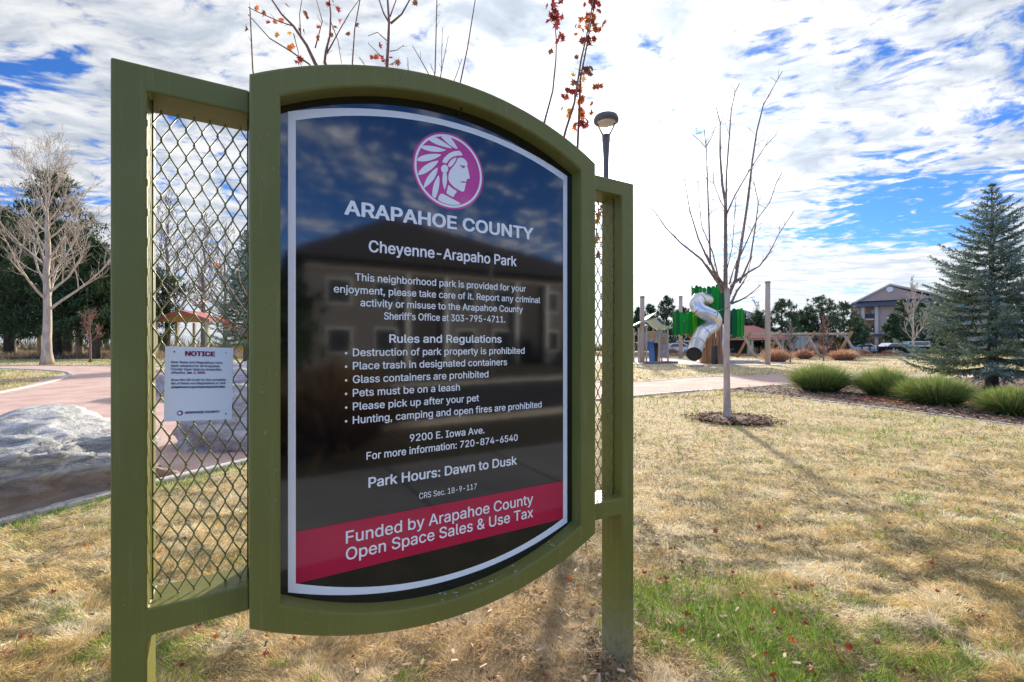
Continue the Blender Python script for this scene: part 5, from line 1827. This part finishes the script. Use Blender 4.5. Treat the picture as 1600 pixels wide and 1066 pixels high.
# ------------------------------------------------------------------ mulch
def chips(name, x, y, n_, smin, smax, cols, seed, lab=None, z=.015, parent=None):
    rr = np.random.default_rng(seed)
    n_ = len(x)
    L = rr.uniform(smin, smax, n_); w = L * rr.uniform(.25, .5, n_)
    d = np.stack([rr.normal(0, 1, n_), rr.normal(0, 1, n_), rr.normal(0, .22, n_)], 1); d = unit(d)
    s = unit(np.cross(d, np.array([0, 0, 1.0])) + rr.normal(0, .3, (n_, 3)))
    c = np.stack([x, y, z + rr.random(n_) * smax * .35], 1)
    up = unit(np.cross(s, d)) * (w * .35)[:, None]
    a, b = d * (L / 2)[:, None], s * (w / 2)[:, None]
    rows = [c - a - b, c + a - b, c + a * .9 + b, c - a * .8 + b, c + up + (a * .6)]
    V = np.stack(rows, 1).reshape(-1, 3)
    t_ = np.array([(0, 1, 2), (0, 2, 3), (0, 1, 4), (1, 2, 4), (2, 3, 4), (3, 0, 4)])
    T = (t_[None] + (np.arange(n_) * 5)[:, None, None]).reshape(-1, 3)
    cc = np.array(cols)[rr.integers(0, len(cols), n_)] * rr.uniform(.7, 1.3, (n_, 1))
    o = link(name, npmesh(name, V, T, np.repeat(cc, 5, 0), M['chip']))
    return tag(o, lab, 'mulch', kind='stuff')


M['chip'] = leafmat('chip', 0.0, .9)
MUL = [(.11, .06, .042), (.18, .10, .07), (.25, .16, .12), (.07, .045, .035), (.33, .24, .18)]
n_ = 52000
Yv = 1 / rng.uniform(1 / 23, 1 / 6.5, n_); Xv = rng.uniform(6, 26, n_)
ok = inpoly(Xv, Yv, BED) & (Xv < Yv * 1.3 + 1.5)
chips('mulch_chips', Xv[ok], Yv[ok], 0, .035, .11, MUL, 5, 'reddish brown bark mulch covering the planting bed')
lr = [(.45, .13, .04), (.40, .08, .04), (.5, .25, .1)]
lx, ly = gp(1540, 637)
qx_ = np.concatenate([rng.normal(lx, .5, 260), rng.normal(gp(1383, 629)[0], .3, 90)]); qy_ = np.concatenate([rng.normal(ly, .7, 260), rng.normal(gp(1383, 629)[1], .3, 90)])
chips('leaf_litter', qx_, qy_, 0, .05, .12, lr, 6, 'drift of orange fallen leaves between the bunch grasses', z=.03)
# mulch ring with a low mound
mr = MB(); prof = []
rngp = []
for k in range(40):
    a = 2 * pi * k / 40
    r_ = .62 * (1 + .16 * sin(3 * a + 1) + .08 * sin(7 * a))
    rngp.append((YT.x + cos(a) * r_ * .95 + .07, YT.y - .08 + sin(a) * r_ * .9))
vs = [(p_[0], p_[1], .003) for p_ in rngp] + [(YT.x + (p_[0] - YT.x) * .5, YT.y + (p_[1] - YT.y) * .5, .07) for p_ in rngp] + [(YT.x, YT.y, .06)]
mr.add(vs, [(i, (i + 1) % 40, 40 + (i + 1) % 40, 40 + i) for i in range(40)] + [(40 + i, 40 + (i + 1) % 40, 80) for i in range(40)])
tag(mr.build('mulch_ring', M['mulch'], None), kind='structure')
rr_ = np.where(rng.random(5200) < .93, np.sqrt(rng.random(5200)) * .70, rng.uniform(.6, 1.0, 5200)); aa = rng.uniform(0, 2 * pi, 5200)
cx_ = YT.x + .06 + np.cos(aa) * rr_; cy_ = YT.y - .08 + np.sin(aa) * rr_ * .95
chips('mulch_chips', cx_, cy_, 0, .03, .09, [(.10, .05, .035), (.15, .075, .05), (.21, .12, .08), (.06, .035, .028)], 7, 'dark bark mulch around the young tree', z=.03)

# ------------------------------------------------------------------ lawn grass (blade density follows how large the ground shows)
def lawn(n_, y0, y1, xs, seed):
    rr = np.random.default_rng(seed)
    Y = 1 / rr.uniform(1 / y1, 1 / y0, n_)
    X = rr.uniform(-xs, xs, n_) * (Y + .8)
    bad = inpoly(X, Y, PATH) | inpoly(X, Y, BED) | inpoly(X, Y, PLAY) | (np.hypot(X - YT.x - .06, Y - YT.y) < .60)
    bad |= (Y > 43) & (X < -8)
    return X[~bad], Y[~bad]


def grass_mesh(name, X, Y, seed, lab, kL=1.0):
    rr = np.random.default_rng(seed)
    N = len(X)
    far = np.clip((Y - 2) / 12, 0, 1)
    big = fbm(X, Y, .55); med = fbm(X + 50, Y, 2.3); sm = vnoise(X, Y, 9)
    # greener patches: near bottom right, along the kerb, bottom left corner, and scattered
    patch = np.exp(-(((X - 1.15) / .75) ** 2 + ((Y - 2.62) / .55) ** 2)) * 1.9
    patch += np.exp(-(((X - 2.2) / .8) ** 2 + ((Y - 2.3) / .35) ** 2)) * .6
    cd = np.full(N, 99.0)
    for i in range(4, 11):
        a = np.array(CURB[i]); b = np.array(CURB[i + 1]); d = b - a
        s = np.clip(((X - a[0]) * d[0] + (Y - a[1]) * d[1]) / (d @ d), 0, 1)
        cd = np.minimum(cd, np.hypot(X - a[0] - s * d[0], Y - a[1] - s * d[1]))
    patch += np.exp(-(cd / .36) ** 2) * 1.1
    patch += np.exp(-(((X + 2.1) / .5) ** 2 + ((Y - 2.35) / .25) ** 2)) * .6
    patch += ((X < -18) & (Y > 24)) * .55 + ((X < -12) & (Y > 13)) * .25
    green = patch * (.35 + med * 1.0) + (big - .47) * 1.9 + (sm - .5) * 1.1 - .12
    # bare thatch under and in front of the sign
    sgn = np.exp(-(((X + .1) / 1.2) ** 2 + ((Y - 2.6) / .9) ** 2))
    green -= sgn * .8
    pg = np.clip(green, 0, 1) * .95
    isg = rr.random(N) < pg
    pal = np.array([(.78, .57, .23), (.88, .71, .38), (.62, .43, .17), (.90, .79, .54), (.32, .25, .10), (.84, .62, .26)])
    order = np.clip(((fbm(X - 7, Y * 1.5 + 2, 3.1) - .5) * 2.6 + .5 + rr.normal(0, .22, N)) * 6, 0, 5.99).astype(int)
    col = pal[np.array([4, 2, 0, 5, 1, 3])[order]]
    dark = np.clip((.50 - fbm(X + 9, Y * 1.6 + 3, 4.2)) * 6.0, 0, .88)[:, None]  # brown thatch in low spots, darkened to put in the shade between tufts
    col = col * (1 - dark) + np.array([.20, .17, .075]) * dark
    warm = np.clip(sgn * 1.2, 0, 1)[:, None]
    col = col * (1 - .5 * warm) + np.array([.66, .46, .28]) * .5 * warm
    gp_ = np.array([(.13, .30, .02), (.22, .40, .03), (.33, .44, .06), (.09, .20, .02), (.46, .46, .11)])
    gc = gp_[rr.integers(0, len(gp_), N)]
    col = np.where(isg[:, None], gc, col) * rr.uniform(.75, 1.2, (N, 1))
    pitch = np.where(isg, rr.uniform(.45, 1.35, N), rr.uniform(.02, 1.0, N))
    # tufted lay direction, so the mat reads as clumps
    az = vnoise(X, Y, 2.6) * 14 + rr.normal(0, .9, N)
    d = np.stack([np.cos(az) * np.cos(pitch), np.sin(az) * np.cos(pitch), np.sin(pitch)], 1)
    L = rr.uniform(.025, .070, N) * (1 + far * 1.1) * kL * np.where(isg, 1.1, 1.0)
    w = np.maximum(.0026, Y * .00125) * rr.uniform(.7, 1.3, N)
    tuft = np.clip(fbm(X + 9, Y * 1.6 + 3, 4.2) - .42, 0, 1) * .12
    base = np.stack([X, Y, tuft * rr.random(N) - .002], 1)
    V, T, C = blades(base, d, L, w, rr.uniform(-.05, .45, N), col, 2, col * 1.06)
    V[:, 2] = np.maximum(V[:, 2], .0015)
    return tag(link(name, npmesh(name, V, T, C, M['blade'])), lab, 'grass', kind='stuff')


X, Y = lawn(470000, 1.75, 13.5, 1.30, 21)
grass_mesh('lawn_grass', X, Y, 31, 'matted straw coloured winter grass with green patches')
X, Y = lawn(120000, 13.0, 60, 1.35, 22)
grass_mesh('lawn_grass', X, Y, 32, 'dry pale grass on the far lawn', 1.2)
# wood chips and bits scattered under the sign
n_ = 1100
bxx = rng.normal(.15, .75, n_); byy = rng.uniform(1.9, 4.2, n_)
ok = ~inpoly(bxx, byy, PATH)
chips('bark_chips', bxx[ok], byy[ok], 0, .010, .05, [(.26, .16, .10), (.40, .28, .18), (.16, .09, .06), (.55, .42, .30)], 8, 'small wood chips and debris on the bare grass under the sign', z=.012)
mb = MB()
mb.box(-.045, .045, -.02, .02, .0, .05); 
# soil collar round the right post base
pb = UU * 1.643 + VV * 1.73
rr_ = rng.normal(0, .10, 420); r2_ = rng.normal(0, .10, 420)
chips('soil_crumbs', pb.x + rr_, pb.y + r2_, 0, .012, .035, [(.14, .10, .07), (.22, .16, .11), (.09, .06, .045)], 9, 'loose brown soil around the foot of the right post', z=.008)

# fallen leaves, one by one
spots = [(646, 929, 'orange'), (540, 967, 'orange'), (572, 808, 'orange'), (640, 820, 'red'), (700, 855, 'red'), (265, 645, 'red'), (315, 640, 'pale'), (215, 600, 'brown'), (170, 555, 'brown'),
         (815, 955, 'red'), (870, 955, 'red'), (780, 965, 'brown'), (835, 995, 'orange'), (725, 1030, 'orange'), (565, 1048, 'orange'), (1410, 872, 'orange'), (1380, 830, 'brown'), (1540, 812, 'pale'),
         (1115, 1025, 'orange'), (1060, 1038, 'brown'), (240, 820, 'brown'), (290, 800, 'pale'), (325, 790, 'brown'), (215, 890, 'red'), (445, 740, 'orange'), (410, 650, 'red'), (150, 680, 'brown'), (130, 685, 'red'),
         (720, 710, 'orange'), (745, 750, 'brown'), (905, 545, 'red'), (740, 545, 'brown'), (690, 195, 'orange'), (515, 475, 'red'), (345, 485, 'brown'), (590, 515, 'brown'), (660, 525, 'brown'), (965, 718, 'brown'),
         (1105, 580, 'brown'), (925, 350, 'orange'), (1215, 735, 'red'), (1080, 660, 'pale'), (860, 375, 'brown'), (70, 465, 'red'), (190, 315, 'brown'), (130, 205, 'brown'), (1340, 790, 'brown'), (980, 295, 'brown')]
fl = []
for a, b, k in spots:
    px, py = 980 + a / 2.5016, 640 + b / 2.5016
    x, y = gp(px, py + 2)
    fl.append((x, y, k, R.uniform(.035, .06)))
for px, py, k in ((45, 1050, 'brown'), (62, 1046, 'red'), (35, 1004, 'orange'), (52, 1002, 'orange'), (160, 1003, 'brown'), (168, 1045, 'orange'), (5, 1033, 'brown'), (15, 1030, 'red'), (82, 936, 'brown'), (135, 860, 'orange'),
                  (20, 885, 'brown'), (335, 1006, 'orange'), (310, 990, 'brown'), (275, 1050, 'brown'), (285, 1046, 'red'), (365, 1015, 'brown'), (415, 1030, 'red'), (250, 870, 'orange'), (290, 845, 'brown'), (345, 800, 'brown'),
                  (890, 915, 'orange'), (905, 925, 'orange'), (930, 890, 'orange'), (900, 875, 'pale'), (1008, 905, 'red'), (845, 935, 'brown'), (700, 985, 'brown'), (760, 960, 'brown'), (1140, 700, 'brown')):
    x, y = gp(px, py); fl.append((x, y, k, R.uniform(.03, .05)))
for k in range(80):
    py = R.uniform(640, 1050); px = R.uniform(1000, 1600) if R.random() < .75 else R.uniform(0, 930)
    x, y = gp(px, py)
    if inpoly([x], [y], PATH)[0] or inpoly([x], [y], BED)[0]: continue
    fl.append((x, y, R.choice(('brown', 'brown', 'red', 'orange', 'pale')), R.uniform(.025, .045)))
WORD = {'red': 'dark red', 'orange': 'orange', 'yellow': 'yellow', 'brown': 'brown', 'pale': 'pale dry'}
def where(x, y):
    if x < -.8: return 'near the left kerb' if y > 3.2 else 'below the left wing of the sign'
    if y < 2.45 and x > 2.0: return 'at the bottom right of the lawn'
    if x < .62: return 'on bare ground under the sign panel'
    if y < 3.3 and x < 2.1: return 'in the green patch beside the right post'
    if y < 3.3: return 'on the near lawn right of the green patch'
    if y < 5.2: return 'between the right post and the mulch ring' if x < 2.6 else 'on the dry lawn toward the right edge'
    return 'near the mulch ring of the young tree' if x < 5.6 else 'on the dry lawn toward the bunch grasses'


for x, y, k, s_ in fl:
    big_ = 'larger' if s_ > .046 else ('small' if s_ < .034 else 'curled')
    o = put_leaf((x, y, .028 + R.uniform(0, .012)), s_, k, None, True, 'fallen_leaf')
    lab = '%s %s fallen leaf lying %s' % (big_, WORD[k], where(x, y))
    tag(o, lab, 'leaf', 'fallen leaves: ' + lab.replace(' leaf ', ' leaves '))

# ------------------------------------------------------------------ street side, behind the camera (mirrored in the glossy panel)
def mirr(X, Y):
    p = Vector((X, Y, 0)); D_ = p.dot(VV); t_ = p.dot(UU)
    return UU * t_ + VV * (2 * PANEL - D_)


def mg(px, py):
    """ground point whose reflection in the panel shows at this photo pixel"""
    X, Y = gp(px, py); v = mirr(X, Y)
    return (v.x, v.y)


def td(t, D): v = UU * t + VV * D; return (v.x, v.y)


M['verge_darkened'] = mat('verge_grass_darkened', (.055, .055, .025), .95, (.10, .08, .045), 3, bump=.8, bscale=60)  # verge grass darkened: the sign's shade is put in, dimming its reflection
sheet('sidewalk', [td(-60, -.30), td(60, -.30), td(60, -2.6), td(-60, -2.6)], .010, M['sidewalk'])
sheet('verge_darkened', [td(-60, .55), td(60, .55), td(60, -.31), td(-60, -.31)], .006, M['verge_darkened'])
sheet('verge_darkened', [td(-60, -2.59), td(60, -2.59), td(60, -5.21), td(-60, -5.21)], .006, M['verge_darkened'])
sheet('verge_darkened', [td(-60, -15.1), td(60, -15.1), td(60, -40), td(-60, -40)], .006, M['verge_darkened'])
sheet('road', [td(-80, -5.2), td(80, -5.2), td(80, -12.5), td(-80, -12.5)], .012, M['asphalt'])
sheet('sidewalk', [td(-80, -13.6), td(80, -13.6), td(80, -15.2), td(-80, -15.2)], .010, M['sidewalk'])
for D_ in (-5.1, -12.6):
    mb = MB(); a = td(-80, D_ - .08); b = td(80, D_ - .08); c = td(80, D_ + .08); d = td(-80, D_ + .08)
    mb.prism([a, b, c, d], 0, .12); tag(mb.build('curb', M['concrete']), kind='structure')
mb = MB()
for k in range(-12, 26):
    a = td(k * 1.55, -.31); b = td(k * 1.55 + .018, -.31); c = td(k * 1.55 + .018, -2.59); d = td(k * 1.55, -2.59)
    mb.add([(*a, .0145), (*b, .0145), (*c, .0145), (*d, .0145)], [(0, 3, 2, 1)])
tag(mb.build('sidewalk_joints', M['asphalt']), kind='structure')

M['siding2'] = mat('light_siding', (.17, .165, .17), .8)
M['roof_dark'] = mat('dark_roof', (.035, .033, .034), .85, (.055, .05, .05), 5)
bl = thing('apartment_block', 'two storey pale apartment block with dark hipped roof across the street', 'building', tuple(UU * 12 + VV * -25.8), A)
FRt = lambda t_: t_ - 12
mb = MB(); mb.box(FRt(3), FRt(26), -12, 0, 0, 6.6); mb.build('wall', M['siding2'], bl)
mb = MB(); hiproof(mb, FRt(2), FRt(27.2), -13, 1.0, 6.75, 11.2, FRt(9.5), FRt(11.0)); mb.build('roof', M['roof_dark'], bl)
mb = MB(); mb.box(FRt(3), FRt(26), .01, .14, 6.05, 6.5); mb.build('band', M['trim'], bl)
for t_ in (4.2, 7.0, 12.6, 15.4, 19.8, 23.5, 27):
    for z0 in (.9, 3.9):
        f_ = MB(); f_.box(FRt(t_), FRt(t_ + 1.5), .01, .09, z0, z0 + 1.6); w_ = f_.build('window', M['white_paint'], bl)
        mb = MB(); mb.box(FRt(t_ + .1), FRt(t_ + 1.4), .092, .11, z0 + .1, z0 + 1.5); mb.build('pane', M['glass'], w_)
for t_ in (9.2, 17.4):
    mb = MB(); mb.box(FRt(t_), FRt(t_ + 2.4), .0, .05, .02, 5.9); mb.build('recess_shade', M['rail_dark'], bl)  # flat dark slab paints the shade of a wall recess
    for dt in (-.25, 2.4):
        mb = MB(); mb.box(FRt(t_ + dt), FRt(t_ + dt + .25), .05, .5, 0, 5.95); mb.build('column', M['white_paint'], bl)
# brown tall grass and hedge by the sidewalk across the verge
v = td(1.15, -3.9)
bunch_grass('tall brown ornamental grass beside the sidewalk behind the viewer', v[0], v[1], 1.35, 1.7, 3000, (.10, .06, .03), (.26, .17, .08), 700, bw=.02, name='dry_grass')
for i, (t_, D_, hh) in enumerate(((-3, -21, 7), (1.5, -17.5, 4.5), (24, -19, 5), (31, -17, 6.5), (-9, -23, 9))):
    v = td(t_, D_)
    pine('pine_tree', ['tall pine left across the street', 'shorter pine beside the apartment block across the street', 'pine before the apartment block across the street', 'pine right of the apartment block across the street', 'tallest pine far left across the street'][i],
         v[0], v[1], hh, hh * .28, .8, 800 + i, nclump=150, per=18, L=.5, w=.15, group='pines across the street')
v = td(8.6, -13.1)
l3 = thing('street_lamp', 'dark street lamp across the street behind the viewer', 'street lamp', (v[0], v[1], 0))
mb = MB(); mb.sweep([(0, 0, 0), (0, 0, 5.0)], [.08, .06], 8); mb.build('pole', M['lamp_metal'], l3)
mb = MB(); mb.lathe([(.08, 5.0), (.26, 5.1), (.28, 5.2), (.1, 5.3)], 14); mb.build('lamp_head', M['lamp_metal'], l3)
